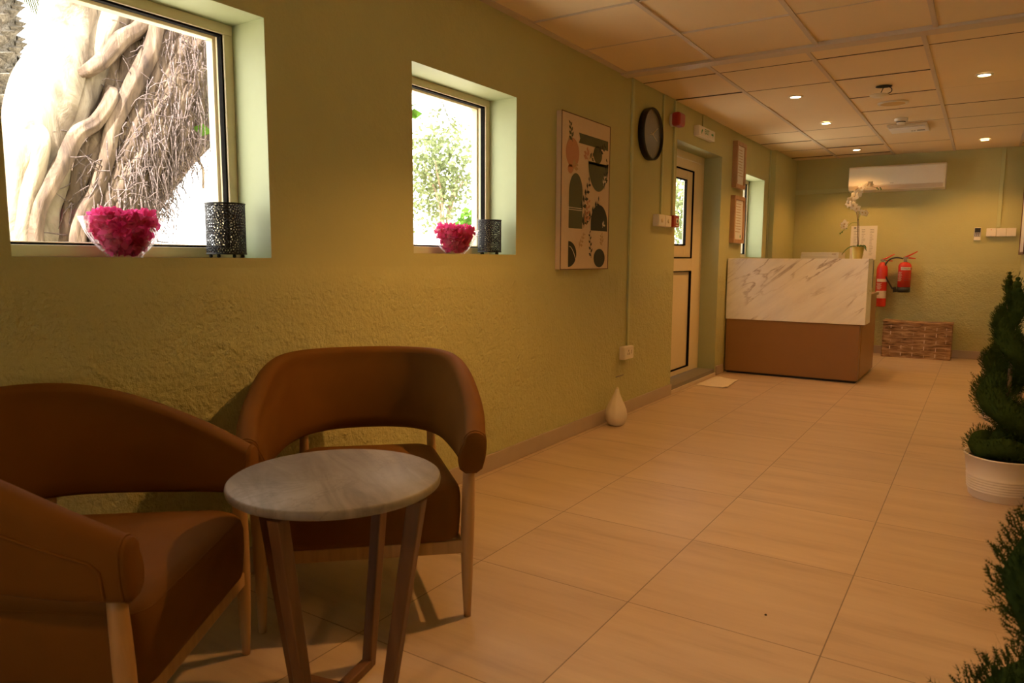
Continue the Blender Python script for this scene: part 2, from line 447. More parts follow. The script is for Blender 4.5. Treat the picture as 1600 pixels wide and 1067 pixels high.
m = MB(); m.box(-WT, XR+.1, YB-.1, YF+.1, -.08, 0); struct(m.build('floor', M['floor']))
m = MB(); m.box(-WT, XR+.15, YB-.15, YF+.15, CEIL+.05, CEIL+.12); struct(m.build('ceiling', M['void']))

# ceiling tiles (one surface) and its tees
m = MB(); rnd = random.Random(3)
SP = .578; BY0, BY1 = 4.375, 4.475
def tiles(xs, ys):
    for i in range(len(xs)-1):
        for j in range(len(ys)-1):
            x0, x1, y0, y1 = max(xs[i], .002), min(xs[i+1], XR-.002), ys[j], ys[j+1]
            if x1-x0 < .02: continue
            dz = [rnd.uniform(0, .008)*(rnd.random() < .5) for _ in range(2)]
            g = .006; a, b = CEIL+.003+dz[0], CEIL+.003+dz[1]
            vs = [(x0+g, y0+g, a), (x1-g, y0+g, a), (x1-g, y1-g, b), (x0+g, y1-g, b)]
            vs += [(x, y, z+.012) for x, y, z in vs]
            m.add(vs, [(3, 2, 1, 0)]); m.add(vs, [(4, 5, 6, 7), (0, 1, 5, 4), (1, 2, 6, 5), (2, 3, 7, 6), (3, 0, 4, 7)], 1)
pre_x = [.03] + [.596+.572*k for k in range(4)]; pre_y = [BY0-.565*k for k in range(16, -1, -1)]
post_x = [.0] + [.522+SP*k for k in range(5)]; post_y = [BY1] + [4.722+.6165*k for k in range(8)] 
tiles(pre_x, pre_y); tiles(post_x, [y for y in post_y if y < YF]+[YF])
struct(m.build('ceiling', [M['ceiling'], M['tile_edge']]))
def tee(n, x0, x1, y0, y1, z0=CEIL-.002, z1=CEIL+.012):
    mm = MB(); mm.box(x0, x1, y0, y1, z0, z1); o = struct(mm.build('trim_%d' % n, M['tee'])); return o
k = 1
tee(k, 0, XR, BY0, BY1, CEIL-.012, CEIL+.03); k += 1
tee(k, .001, .042, YB, BY0); k += 1
for x in pre_x[1:]:
    if x < XR-.03: tee(k, x-.012, x+.012, YB, BY0); k += 1
for x in post_x[1:]:
    if x < XR-.03: tee(k, x-.012, x+.012, BY1, YF); k += 1
for y in pre_y: 
    if YB < y < BY0-.1: tee(k, .03, XR, y-.004, y+.004, CEIL+.001); k += 1

# skirting
def skirt(name, *a):
    mm = MB(); mm.box(*a); return struct(mm.build(name, M['baseboard'], bevel=.002))
skirt('baseboard_left', 0, .014, YB, DR[0]+.0, 0, .085)
m = MB(); m.box(0, .014, DR[1]+.02, 6.78, 0, .085); m.box(.065, .079, 8.25, YF, 0, .085)
struct(m.build('baseboard_left', M['baseboard'], bevel=.002))
skirt('baseboard_far', .08, XR, YF-.014, YF, 0, .09)
skirt('baseboard_right', XR-.014, XR, YB, YF, 0, .09)

# windows ------------------------------------------------------------
def window(n, W, x_in=-.165, fr=.034):
    y0, y1, z0, z1 = W
    e = bpy.data.objects.new('window_%d' % n, None); col.objects.link(e); struct(e)
    def ring(mm, y0, y1, z0, z1, w, xa, xb):
        mm.box(xa, xb, y0, y1, z0, z0+w); mm.box(xa, xb, y0, y1, z1-w, z1)
        mm.box(xa, xb, y0, y0+w, z0+w, z1-w); mm.box(xa, xb, y1-w, y1, z0+w, z1-w)
    a = MB(); ring(a, y0, y1, z0, z1, fr, x_in-.05, x_in); a.build('window_frame', M['pvc'], e, bevel=.002)
    b = MB(); ring(b, y0+fr, y1-fr, z0+fr, z1-fr, .006, x_in-.03, x_in-.008); b.build('gasket', M['gasket'], e)
    o = MB(); ring(o, y0, y1, z0, z1, fr+.010, x_in-.085, x_in-.05); o.build('window_frame', M['pvc'], e, bevel=.002)
    g = MB(); g.box(x_in-.022, x_in-.016, y0+fr+.002, y1-fr-.002, z0+fr+.002, z1-fr-.002); g.build('pane', M['glass'], e)
window(1, W1); window(2, W2); window(3, W3)

# door ---------------------------------------------------------------
d = bpy.data.objects.new('door_1', None); col.objects.link(d); struct(d)
X0 = -.16
a = MB()
a.box(X0-.05, X0, DR[0], DR[0]+.045, .06, DR[3]); a.box(X0-.05, X0, DR[1]-.045, DR[1], .06, DR[3]); a.box(X0-.05, X0, DR[0]+.045, DR[1]-.045, DR[3]-.06, DR[3])
a.build('door_frame', M['pvc'], d, bevel=.003)
ly0, ly1 = DR[0]+.05, DR[1]-.05
a = MB()   # leaf with stiles and rails
lz0, lz1 = .065, DR[3]-.066
xs0, xs1 = X0-.042, X0+.004
oy0, oy1 = ly0+.225, ly1-.225
for (p, q, r, s) in ((ly0, oy0, lz0, lz1), (oy1, ly1, lz0, lz1), (oy0, oy1, lz0, .11), (oy0, oy1, .965, 1.075), (oy0, oy1, 1.83, lz1)): a.box(xs0, xs1, p, q, r, s)
a.build('door_leaf', M['pvc'], d, bevel=.003)
a = MB(); a.box(X0-.03, X0-.015, oy0, oy1, .11, .965); a.build('door_panel', M['pvc'], d)
def ringo(mm, y0, y1, z0, z1, w, xa, xb):
    mm.box(xa, xb, y0, y1, z0, z0+w); mm.box(xa, xb, y0, y1, z1-w, z1)
    mm.box(xa, xb, y0, y0+w, z0+w, z1-w); mm.box(xa, xb, y1-w, y1, z0+w, z1-w)
a = MB(); ringo(a, oy0, oy1, .11, .965, .008, X0-.014, X0+.0065); ringo(a, oy0, oy1, 1.075, 1.83, .008, X0-.014, X0+.0065)
ringo(a, oy0+.06, oy1-.16, 1.185, 1.745, .01, X0-.02, X0+.002)
a.build('gasket', M['gasket'], d)
a = MB()
for q in ((oy0+.008, oy0+.055, 1.083, 1.822), (oy1-.155, oy1-.008, 1.083, 1.822), (oy0+.055, oy1-.155, 1.083, 1.185), (oy0+.055, oy1-.155, 1.745, 1.822)): a.box(X0-.035, X0-.006, *q)
a.build('sash', M['pvc'], d, bevel=.003)
a = MB(); a.box(X0-.026, X0-.02, oy0+.06, oy1-.16, 1.185, 1.745); a.build('pane', M['glass'], d)
a = MB(); a.box(xs1, xs1+.012, ly0+.03, ly0+.06, .92, 1.12); a.tube([(xs1+.012, ly0+.045, 1.03), (xs1+.05, ly0+.045, 1.03), (xs1+.05, ly0+.16, 1.03)], .009); a.build('door_handle', M['white_plastic'], d)
m = MB(); m.box(-WT-.02, .0, DR[0]+.001, DR[1]-.001, 0, .06); struct(m.build('trim_40', M['stone'], bevel=.004))
m = MB(); m.box(.0, .012, DR[0], DR[1], 0, .03); struct(m.build('trim_41', M['tee'], bevel=.002))

# surface conduits painted with the wall ------------------------------
def conduit(label, x0, x1, y0, y1, z0, z1, name='cable_trunking', mat='trunking'):
    mm = MB(); mm.box(x0, x1, y0, y1, z0, z1); o = mm.build(name, M[mat], bevel=.002)
    return tag(o, label, 'cable cover')
conduit('green painted cable trunking running from ceiling down to the low wall socket', 0, .014, 4.548, 4.578, .475, CEIL)
conduit('green painted cable trunking between the round clock and the red alarm sounder', 0, .014, 5.095, 5.118, 1.385, CEIL)
conduit('green painted cable trunking passing behind the red alarm sounder beside the door', 0, .016, 5.322, 5.348, 1.395, CEIL)
conduit('short vertical cable cover above the green exit sign', 0, .012, 5.972, 5.995, 2.14, CEIL)
conduit('long horizontal pipe cover running along far wall to the air conditioner', .066, .66, YF-.03, YF, 1.845, 1.893)
conduit('tall vertical cable cover above the row of switches on the far wall', 2.105, 2.14, YF-.016, YF, 1.42, CEIL)
conduit('thin dark vertical pipe in the corner beside the far pillar', 0, .012, 8.225, 8.248, 0, CEIL)

# ------------------------------------------------------------------ chairs
def make_chair(label):
    t = thing('lounge_chair', label, 'chair')
    half = [(-.302, .262, 0), (-.305, .16, 0), (-.291, .04, 0), (-.268, -.08, 0), (-.234, -.175, 0), (-.175, -.245, 0), (-.095, -.285, 0), (0, -.297, 0)]
    pts = half + [(-x, y, 0) for x, y, z in half[-2::-1]]
    path = cat(pts, 6); n = len(path)
    def zt(p): # top height by how far back
        f = max(0, min(1, (.262-p.y)/.50)); f = .85*(1-(1-f)**1.75)+.15*f*f*(3-2*f)
        return .570+.176*f
    def section(p, nout, s):
        """closed profile: list of (outward offset, z)"""
        f = max(0, min(1, (.25-p.y)/.52)); zb = .447+.018*f; zz = zt(p); h = zz-zb
        lean = .012+.042*f; th = .034+.004*(1-f)
        prof = []
        N = 7
        for i in range(N+1):   # inner face upwards
            q = i/N; prof.append((-th*(.80+.26*math.sin(PI*min(1, q*1.0)))+lean*q, zb+.012+q*(h-.045)))
        for i in range(1, 8):  # round top
            a = PI*i/8; prof.append((lean-th*.86*math.cos(a), zz-.033+.033*math.sin(a)))
        for i in range(N+1):
            q = 1-i/N; prof.append((th*(.82+.1*math.sin(PI*q))+lean*q, zb+.012+q*(h-.045)))
        prof.append((th*.4, zb)); prof.append((-th*.4, zb))
        return prof
    sh = MB(); rings = []; out_line = []
    for i, p in enumerate(path):
        tg = (path[min(i+1, n-1)]-path[max(i-1, 0)]).normalized(); nout = Vector((-tg.y, tg.x, 0))
        if nout.dot(p) < 0: nout = -nout
        pr = section(p, nout, i/(n-1)); rings.append([p+nout*o+Vector((0, 0, z)) for o, z in pr])
    # rounded front of the arms: two shrunken rings
    def shrink(ring, d, s):
        c = sum(ring, Vector())/len(ring); return [c+(v-c)*s+Vector((0, d, 0)) for v in ring]
    rings = [shrink(rings[0], .010, .90), shrink(rings[0], .007, .965)] + rings + [shrink(rings[-1], .007, .965), shrink(rings[-1], .010, .90)]
    K = len(rings[0]); vs = [v for r in rings for v in r]; fs = []
    for i in range(len(rings)-1):
        for j in range(K):
            j2 = (j+1) % K; fs.append((i*K+j, (i+1)*K+j, (i+1)*K+j2, i*K+j2))
    fs.append(tuple(range(K))); fs.append(tuple((len(rings)-1)*K+j for j in range(K-1, -1, -1)))
    sh.add(vs, fs, 0, True)
    shell = sh.build('backrest', M['velvet'], t)
    bm = bmesh.new(); bm.from_mesh(shell.data); bmesh.ops.recalc_face_normals(bm, faces=bm.faces); bm.to_mesh(shell.data); bm.free()
    pp = MB()
    for ri in (2, len(rings)-3):
        r = rings[ri]; pp.tube([v for v in r]+[r[0]], .0028, 6)
    q = len(rings); pp.tube([rings[4][k_] for k_ in range(22, 17, -1)]+[rings[i][17] for i in range(5, q-5)]+[rings[q-5][k_] for k_ in range(18, 23)], .0036, 6)
    pp.build('piping', M['velvet'], shell)
    # seat
    st = MB(); layers = []
    def outline(inset, z, crown=0):
        o = []; cr = .05; fw, rw, yf, yr = .272-inset, .232-inset, .262-inset, -.235+inset
        cs = [(fw-cr, yf-cr, 0), (-(fw-cr), yf-cr, 90), (-(rw-cr), yr+cr, 180), (rw-cr, yr+cr, 270)]
        for cx, cy, a0 in cs:
            for k in range(7):
                a = math.radians(a0+15*k); o.append(Vector((cx+cr*math.cos(a), cy+cr*math.sin(a), z)))
        return o
    for ins, z in ((.014, .237), (.003, .246), (0, .26), (-.004, .32), (-.004, .368), (.0, .391), (.010, .406), (.028, .418)): layers.append(outline(ins, z))
    base = layers[-1]; c = Vector((0, .01, 0))
    for s, z in ((.75, .430), (.45, .438), (.15, .441)): layers.append([Vector((c.x+(v.x-c.x)*s, c.y+(v.y-c.y)*s, z)) for v in base])
    K = 28; vs = [v for r in layers for v in r]; fs = []
    for i in range(len(layers)-1):
        for j in range(K): j2 = (j+1) % K; fs.append((i*K+j, i*K+j2, (i+1)*K+j2, (i+1)*K+j))
    fs.append(tuple(range(K-1, -1, -1))); fs.append(tuple((len(layers)-1)*K+j for j in range(K)))
    st.add(vs, fs, 0, True); seat = st.build('seat', M['velvet'], t)
    pp = MB(); r = outline(.004, .395); pp.tube(r+[r[0]], .0024, 6); pp.build('piping', M['velvet'], seat)
    # wooden rails
    fr = MB()
    def bar(a, b, w=.022, z0=.198, z1=.238):
        a = Vector(a); b = Vector(b); dd = (b-a).normalized(); nn = Vector((-dd.y, dd.x))*(w/2)
        q = [a+nn, a-nn, b-nn, b+nn]; vs = [(v.x, v.y, z) for z in (z0, z1) for v in q]
        fr.add(vs, [(3, 2, 1, 0), (4, 5, 6, 7), (0, 1, 5, 4), (1, 2, 6, 5), (2, 3, 7, 6), (3, 0, 4, 7)])
    bar((-.288, .237), (.288, .237)); bar((-.222, -.237), (.222, -.237)); bar((-.29, .237), (-.224, -.237)); bar((.29, .237), (.224, -.237))
    fr.build('seat_frame', M['beech'], t, bevel=.004)
    for sx in (-1, 1):
        a = MB(); a.tube(cat([(sx*.293, .239, 0), (sx*.293, .238, .2), (sx*.296, .236, .33), (sx*.300, .232, .452)], 5), lerp_list([.0105, .0165, .0195, .020, .019, .017], 16), 14); a.build('leg', M['beech'], t)
    for sx in (-1, 1):
        a = MB(); a.tube(cat([(sx*.228, -.245, 0), (sx*.224, -.238, .2), (sx*.220, -.222, .33), (sx*.214, -.206, .475)], 5), lerp_list([.0105, .0155, .018, .018, .016, .014], 16), 14); a.build('leg', M['beech'], t)
    return t
c2 = make_chair('rust velvet lounge chair standing behind the round side table')
c2.location = (.422, 1.626, 0); c2.rotation_euler = (0, 0, math.atan2(-.732, .681)-PI/2)
c1 = copy_tree(c2); c1.location = (.390, .777, 0); c1.rotation_euler = (0, 0, math.radians(33.5)-PI/2)
c1['label'] = 'rust velvet lounge chair at the left edge, left of the round side table'
for c in (c1, c2): c['group'] = 'rust velvet lounge chairs around the side table'

# ------------------------------------------------------------------ side table
t = thing('side_table', 'round side table with a grey stone top and crossed brown wooden legs', 'table', (.775, 1.165, 0))
a = MB(); a.lathe([(.225, .527), (.240, .528), (.2455, .532), (.247, .540), (.2455, .547), (.241, .550), (.0, .550)], 96, cap=False); a.build('tabletop', M['tabletop'], t)
a = MB(); a.lathe([(.0, .515), (.20, .515), (.225, .5275), (.0, .5275)], 64, cap=False); a.build('top_support', M['walnut'], t)
for ang in (283, 13, 103, 193):
    a = MB(); c_, s_ = math.cos(math.radians(ang)), math.sin(math.radians(ang)); vs = []
    for r, z, w, th in ((.128, .0, .030, .026), (.215, .520, .038, .030)):
        for dr, dt in ((-w/2, -th/2), (w/2, -th/2), (w/2, th/2), (-w/2, th/2)):
            vs.append(((r+dr)*c_-dt*s_, (r+dr)*s_+dt*c_, z))
    a.add(vs, [(3, 2, 1, 0), (4, 5, 6, 7), (0, 1, 5, 4), (1, 2, 6, 5), (2, 3, 7, 6), (3, 0, 4, 7)]); a.build('leg', M['walnut'], t, bevel=.003)
for ang in (283, 13):
    a = MB(); a.box(-.128, .128, -.014, .014, 0, .024); o = a.build('floor_bar', M['walnut'], t, bevel=.003); o.rotation_euler = (0, 0, math.radians(ang))

# ------------------------------------------------------------------ reception counter
t = thing('reception_counter', 'reception counter with a white marble upper panel and a tan base', 'counter', (0, 6.8, 0))
a = MB(); a.box(.012, 1.205, 0, .30, .513, 1.078); a.build('marble_panel', M['marble'], t, bevel=.002)
a = MB(); a.box(.016, 1.165, .012, .12, .02, .513); a.build('front_panel', M['cabinet_brown'], t, bevel=.002)
a = MB(); a.box(1.120, 1.168, .124, 1.03, .02, .75); a.build('side_panel', M['cabinet_side'], t, bevel=.002)
a = MB(); a.box(.02, 1.185, .302, 1.04, .735, .76); a.build('desk_top', M['cabinet_side'], t, bevel=.002)
a = MB(); a.box(.03, 1.15, .03, 1.0, 0, .02); a.build('plinth', M['plinth'], t)
a = MB(); a.box(.02, 1.11, .30, .32, .02, .735); a.build('back_panel', M['cabinet_brown'], t)

t = thing('computer_monitor', 'dark screen edge standing on the desk behind the marble counter', 'monitor', (1.10, 7.4, .76))
a = MB(); a.box(-.25, .075, -.012, .018, .05, .308); a.build('screen', M['screen'], t, bevel=.004)
a = MB(); a.box(-.11, -.07, .0, .03, .01, .12); a.box(-.17, -.01, -.06, .10, 0, .012); a.build('stand', M['dark_plastic'], t, bevel=.003)

# orchid
t = thing('potted_orchid', 'white orchid in a small gold pot on the marble counter', 'plant', (1.095, 6.95, 1.078))
a = MB(); a.lathe([(.036, 0), (.037, .002), (.050, .100), (.052, .104), (.048, .104), (.046, .085), (0, .085)], 40, cap=False); a.lathe([(0, .0), (.036, 0)], 40, cap=False); pot = a.build('flower_pot', M['gold'], t)
a = MB(); a.lathe([(.0, .084), (.0465, .086), (.0, .094)], 20, cap=False); a.build('soil', M['soil'], t)
stem = cat([(0, 0, .085), (-.008, -.0, .20), (-.015, 0, .32), (-.030, 0, .42), (-.05, 0, .50), (-.06, 0, .56), (-.03, 0, .605), (.03, 0, .618), (.09, 0, .612), (.13, 0, .59)], 6)
a = MB(); a.tube(stem, lerp_list([.004, .003, .0018], len(stem)), 8); a.tube(cat([(.004, 0, .085), (.0, .004, .22), (-.01, .006, .36), (-.02, .004, .44)], 5), .0025, 6)
a.build('stem', M['stalk'], t)
br = cat([(-.015, 0, .31), (-.06, 0, .31), (-.10, 0, .27), (-.145, 0, .225)], 5)
a = MB(); a.tube(br, .002, 6); a.build('side_branch', M['green_leaf'], t); a = MB(); a.tube(cat([(-.012, 0, .33), (.0, 0, .38), (.008, 0, .41)], 4), .002, 6)
a.build('side_branch', M['green_leaf'], t)
for p in [(.13, .59), (.145, .60), (.152, .588), (.12, .60), (-.135, .232), (-.15, .22), (-.10, .265)]:
    a = MB(); a.lathe([(0, -.009), (.005, -.004), (.006, .002), (0, .009)], 8, (p[0], 0, p[1]), cap=False); a.build('flower_bud', M['green_leaf'], t)
def flower(cx, cz, r, rot, tilt, yy=-.01):
    mm = MB(); r *= 1.22
    for kx in range(5):
        ang = rot+kx*2*PI/5; w = r*(.95 if kx in (1, 4) else .62); L = r
        vs = [(0, 0, 0)]; nseg = 6
        pts = []
        for q in range(nseg+1):
            u = q/nseg; ww = w*math.sin(PI*min(1, .12+u*.88))*.5; pts.append((u*L, ww, .10*r*math.sin(PI*u)))
        lo = [(x, -y, z) for x, y, z in pts]
        allp = []
        for (x, y, z) in pts+lo:
            X = x*math.cos(ang)-y*math.sin(ang); Z = x*math.sin(ang)+y*math.cos(ang)
            allp.append((cx+X*math.cos(tilt), yy-z-X*math.sin(tilt), cz+Z))
        k0 = nseg+1
        mm.add(allp, [(i, i+1, k0+i+1, k0+i) for i in range(nseg)], 0, True)
    mm.lathe([(0, -.006), (.007, 0), (0, .007)], 8, (cx, yy-.008, cz), mi=1, cap=False)
    o = mm.build('flower', [M['orchid'], M['grille']], t); return o
for fl in [(-.055, .455, .036, .3, .2), (-.075, .50, .034, 1.2, -.4), (-.095, .475, .032, .7, .6), (-.05, .535, .036, .9, .3), (-.02, .565, .036, .2, -.2), (.0, .605, .030, 1.4, .5), (.045, .625, .028, .5, .2), (.07, .635, .024, .9, -.4), (-.025, .43, .030, 1.9, .1), (-.115, .30, .036, .4, .5), (-.12, .28, .028, 1.5, -.3), (.02, .395, .026, .8, .1), (.045, .39, .026, 0, -.5)]:
    flower(*fl)
def strap_leaf(mm, a0, L, w, droop, x0=0, z0=.095):
    N = 8; vs = []
    for i in range(N+1):
        u = i/N; r = L*u; z = z0+.03*math.sin(PI*u*.7)-droop*u*u; ww = w*math.sin(PI*(.08+.9*u))**.7*.5
        for sgn, dz in ((-1, .004), (0, -.003), (1, .004)):
            vs.append((x0+r*math.cos(a0)-sgn*ww*math.sin(a0), r*math.sin(a0)+sgn*ww*math.cos(a0), z+dz))
    mm.add(vs, [(i*3+j, i*3+j+1, (i+1)*3+j+1, (i+1)*3+j) for i in range(N) for j in range(2)], 0, True)
for a0, L, w, dr in ((PI+.25, .125, .042, .085), (-.2, .07, .04, .05), (.9, .09, .04, .03), (-1.2, .06, .035, .02)):
    a = MB(); strap_leaf(a, a0, L, w, dr); o = a.build('leaf', M['green_leaf'], t)
    s = o.modifiers.new('s', 'SOLIDIFY'); s.thickness = .002

# ------------------------------------------------------------------ wall art
t = thing('framed_picture', 'tall cream canvas print with dark abstract vases and leaves in thin frame', 'picture', (0, 3.555, 1.004))
Wp, Hp = .612, .868
a = MB(); a.box(.002, .034, 0, Wp, 0, Hp); a.build('canvas', M['canvas'], t, bevel=.001)
a = MB(); ringo(a, -.001, Wp+.003, -.003, Hp+.003, .005, .0335, .0362); a.build('frame_edge', M['frame_edge'], t)
art = MB(); XF = .0352
def U(u, v): return (u*Wp, (1-v)*Hp)     # u right, v down, both 0..1
def poly(pts, mi, x=XF):
    art.add([(x, *U(u, v)) for u, v in pts], [tuple(range(len(pts)))], mi)
def ell(cu, cv, ru, rv, mi, a0=0, a1=360, x=XF, n=28):
    poly([(cu+ru*math.cos(math.radians(a0+(a1-a0)*i/n)), cv+rv*math.sin(math.radians(a0+(a1-a0)*i/n))) for i in range(n+1)][: n if a1-a0 == 360 else n+1], mi, x)
# materials: 0 olive 1 charcoal 2 pink 3 tan 4 white
poly([(.33, .105), (.955, .105), (.955, .17), (.33, .17), (.355, .14)], 0)
ell(.21, .245, .13, .095, 2)
ell(.73, .215, .095, .06, 0)
ell(.75, .275, .22, .19, 0, 0, 180); 
poly([(.53, .27), (.97, .27), (.97, .29), (.53, .29)], 0)
poly([(.15, .50), (.15, .73), (.42, .73), (.42, .50)], 0); ell(.285, .50, .135, .13, 0, 180, 360)
ell(.33, .46, .09, .10, 1, 180, 400, XF+.0003) if False else None
poly([(.60, .68), (.60, .735), (.97, .735), (.97, .68)], 1); ell(.785, .68, .185, .125, 1, 180, 360)
ell(.15, .90, .16, .085, 1, -90, 90)
ell(.80, .925, .125, .065, 1)
poly([(.13, .594), (.43, .594), (.43, .599), (.13, .599)], 4, XF+.0004); poly([(.13, .607), (.43, .607), (.43, .612), (.13, .612)], 4, XF+.0004)
ra = random.Random(11)
def leafy(u0, v0, du, dv, n, mi, sz=.035, x=XF+.0006):
    L = math.hypot(du, dv); 
    art.add([(x, *U(u0-.004, v0)), (x, *U(u0+.004, v0)), (x, *U(u0+du+.003, v0+dv)), (x, *U(u0+du-.003, v0+dv))], [(0, 1, 2, 3)], mi)
    for i in range(n):
        q = (i+.6)/n; cu, cv = u0+du*q, v0+dv*q; side = 1 if i % 2 else -1
        an = math.atan2(dv, du)+side*.8; s = sz*(1.1-.5*q)
        ex, ey = cu+math.cos(an)*s*1.9, cv+math.sin(an)*s*1.3
        px, py = -math.sin(an)*s*.45, math.cos(an)*s*.35
        mx, my = (cu+ex)/2, (cv+ey)/2
        poly([(cu, cv), (mx+px, my+py), (ex, ey), (mx-px, my-py)], mi, x)
leafy(.20, .175, -.04, -.12, 7, 0); leafy(.40, .62, .16, -.22, 9, 1, .045); leafy(.55, .68, .22, -.16, 7, 1, .045)
leafy(.45, .72, .05, -.10, 6, 1, .05); leafy(.88, .44, .06, -.20, 7, 1, .04); leafy(.75, .20, .14, -.06, 6, 1, .035); leafy(.55, .255, .15, -.04, 6, 0, .035)
leafy(.62, .925, -.04, -.18, 8, 1, .03); leafy(.22, .36, .05, -.05, 4, 3, .05); leafy(.36, .86, .10, -.10, 8, 3, .03); leafy(.86, .84, -.02, -.08, 6, 3, .035)
leafy(.50, .70, .04, -.16, 8, 2, .045, XF+.0009); leafy(.52, .27, -.03, -.06, 4, 2, .05); leafy(.86, .42, .04, -.07, 4, 4, .03, XF+.0009); leafy(.86, .71, .03, -.03, 3, 4, .03, XF+.0009); ell(.17, .35, .05, .03, 2)
pts = []
for i in range(9):
    q = i/8; pts.append((.16+.14*q, .85+.09*q*q))
for i in range(8):
    (u0, v0), (u1, v1) = pts[i], pts[i+1]; poly([(u0-.004, v0), (u0+.004, v0-.003), (u1+.004, v1-.003), (u1-.004, v1)], 4, XF+.0004)
art.build('print', [M['olive_ink'], M['dark_ink'], M['pink_ink'], M['tan_ink'], M['white_ink']], t)

# clock
t = thing('wall_clock', 'round black wall clock hung between the canvas print and the door', 'clock', (0, 4.84, 1.927))
def discx(mm, prof, n, mi=0, y=0, z=0, smooth=True):
    """lathe about the x axis; prof = (r, x)"""
    vs = []; fs = []
    for r, x in prof:
        for k_ in range(n): an = 2*PI*k_/n; vs.append((x, y+r*math.cos(an), z+r*math.sin(an)))
    for i in range(len(prof)-1):
        for k_ in range(n): k2 = (k_+1) % n; fs.append((i*n+k_, i*n+k2, (i+1)*n+k2, (i+1)*n+k_))
    mm.add(vs, fs, mi, smooth)
a = MB(); discx(a, [(.165, 0), (.176, .002), (.178, .045), (.174, .049), (.168, .049), (.166, .030)], 64); a.build('rim', M['black_metal'], t)
a = MB(); discx(a, [(.168, .030), (.0, .0301)], 64); a.build('clock_face', M['clock_face'], t)
for k_ in range(12):
    a = MB(); an = k_*PI/6; r0, r1 = (.135, .152); c_, s_ = math.cos(an), math.sin(an); w = .0018
    a.add([(.0312, r0*s_-w*c_, r0*c_+w*s_), (.0312, r0*s_+w*c_, r0*c_-w*s_), (.0312, r1*s_+w*c_, r1*c_-w*s_), (.0312, r1*s_-w*c_, r1*c_+w*s_)], [(0, 1, 2, 3)]); a.build('hour_mark', M['tan_ink'], t)
def hand(an, L, w):
    a = MB(); c_, s_ = math.cos(an), math.sin(an)
    q = [(-.02*s_-w*c_, -.02*c_+w*s_), (-.02*s_+w*c_, -.02*c_-w*s_), (L*s_+w*.4*c_, L*c_-w*.4*s_), (L*s_-w*.4*c_, L*c_+w*.4*s_)]
    a.add([(x, y, z) for x in (.034, .036) for y, z in q], [(0, 1, 2, 3), (4, 5, 6, 7), (0, 1, 5, 4), (1, 2, 6, 5), (2, 3, 7, 6), (3, 0, 4, 7)]); a.build('clock_hand', M['hand'], t)
hand(math.radians(62), .115, .003); hand(math.radians(112), .10, .0025); hand(math.radians(256), .05, .0035)

# switch boxes left of door
t = thing('switch_box', 'double white switch box on the wall below the clock conduits', 'switch', (0, 4.975, 1.302))
a = MB(); a.box(0, .040, 0, .255, 0, .086); a.build('back_box', M['white_plastic'], t, bevel=.003)
for y in (.004, .130):
    a = MB(); a.box(.040, .046, y, y+.121, .002, .084); o = a.build('switch_plate', M['white_plastic'], t, bevel=.002)
    b = MB(); discx(b, [(.016, .046), (.015, .050), (0, .0502)], 20, y=y+.06, z=.043); b.build('knob', M['pvc'], o)
t = thing('fire_call_point', 'small red fire call point at the wall edge by the door', 'call point', (0, 5.262, 1.306))
a = MB(); a.box(0, .05, 0, .118, 0, .088); a.build('housing', M['darkred'], t, bevel=.004)
a = MB(); a.box(.05, .0515, .045, .100, .028, .066); o = a.build('press_plate', M['white_plastic'], t)
a = MB(); discx(a, [(.012, .0516), (0, .0524)], 16, y=.072, z=.047); a.build('press_button', M['dark_plastic'], o)
a = MB(); a.box(.05, .051, .045, .100, .010, .018); a.build('label_strip', M['paper'], t)
t = thing('alarm_sounder', 'dark red rounded fire alarm sounder high on wall before the door', 'alarm', (0, 5.285, 2.093))
a = MB(); discx(a, [(.0, 0), (.046, 0), (.046, .02)], 32); a.build('mounting_base', M['white_plastic'], t)
a = MB(); a.box(.02, .088, -.062, .068, -.050, .050); a.build('sounder_body', M['darkred'], t, bevel=.022, seg=5)
t = thing('exit_sign', 'small white exit sign with green lettering above the door', 'sign', (0, 5.775, 2.052))
a = MB(); a.box(0, .048, 0, .40, 0, .082); a.build('housing', M['white_plastic'], t, bevel=.004)
text('lettering', 'EXIT', .055, M['green_print'], t, (.0485, .19, .046), RX)
a = MB()
a.add([(.0488, y, z) for y, z in ((.30, .052), (.335, .052), (.335, .064), (.36, .046), (.335, .028), (.335, .040), (.30, .040))], [tuple(range(7))]); a.build('arrow', M['green_print'], t); a = MB()
a.add([(.0488, y, z) for y, z in ((.05, .02), (.062, .02), (.072, .038), (.085, .045), (.080, .056), (.062, .056), (.050, .040))], [tuple(range(7))])
a.build('running_figure', M['green_print'], t)
# low socket with a switch
t = thing('wall_socket', 'low white wall socket under the trunking near the white gourd ornament', 'socket', (0, 4.445, .388))
a = MB(); a.box(0, .036, 0, .148, 0, .088); a.build('back_box', M['white_plastic'], t, bevel=.004)
a = MB(); a.box(.036, .042, .002, .146, .002, .086); a.build('front_plate', M['white_plastic'], t, bevel=.002)
a = MB(); a.box(.042, .0425, .05, .056, .03, .046); a.box(.042, .0425, .075, .081, .03, .046); a.box(.042, .0425, .062, .069, .052, .064); a.build('pin_holes', M['gasket'], t)
a = MB(); a.box(.042, .047, .105, .120, .035, .06); a.build('switch_rocker', M['white_plastic'], t, bevel=.001)

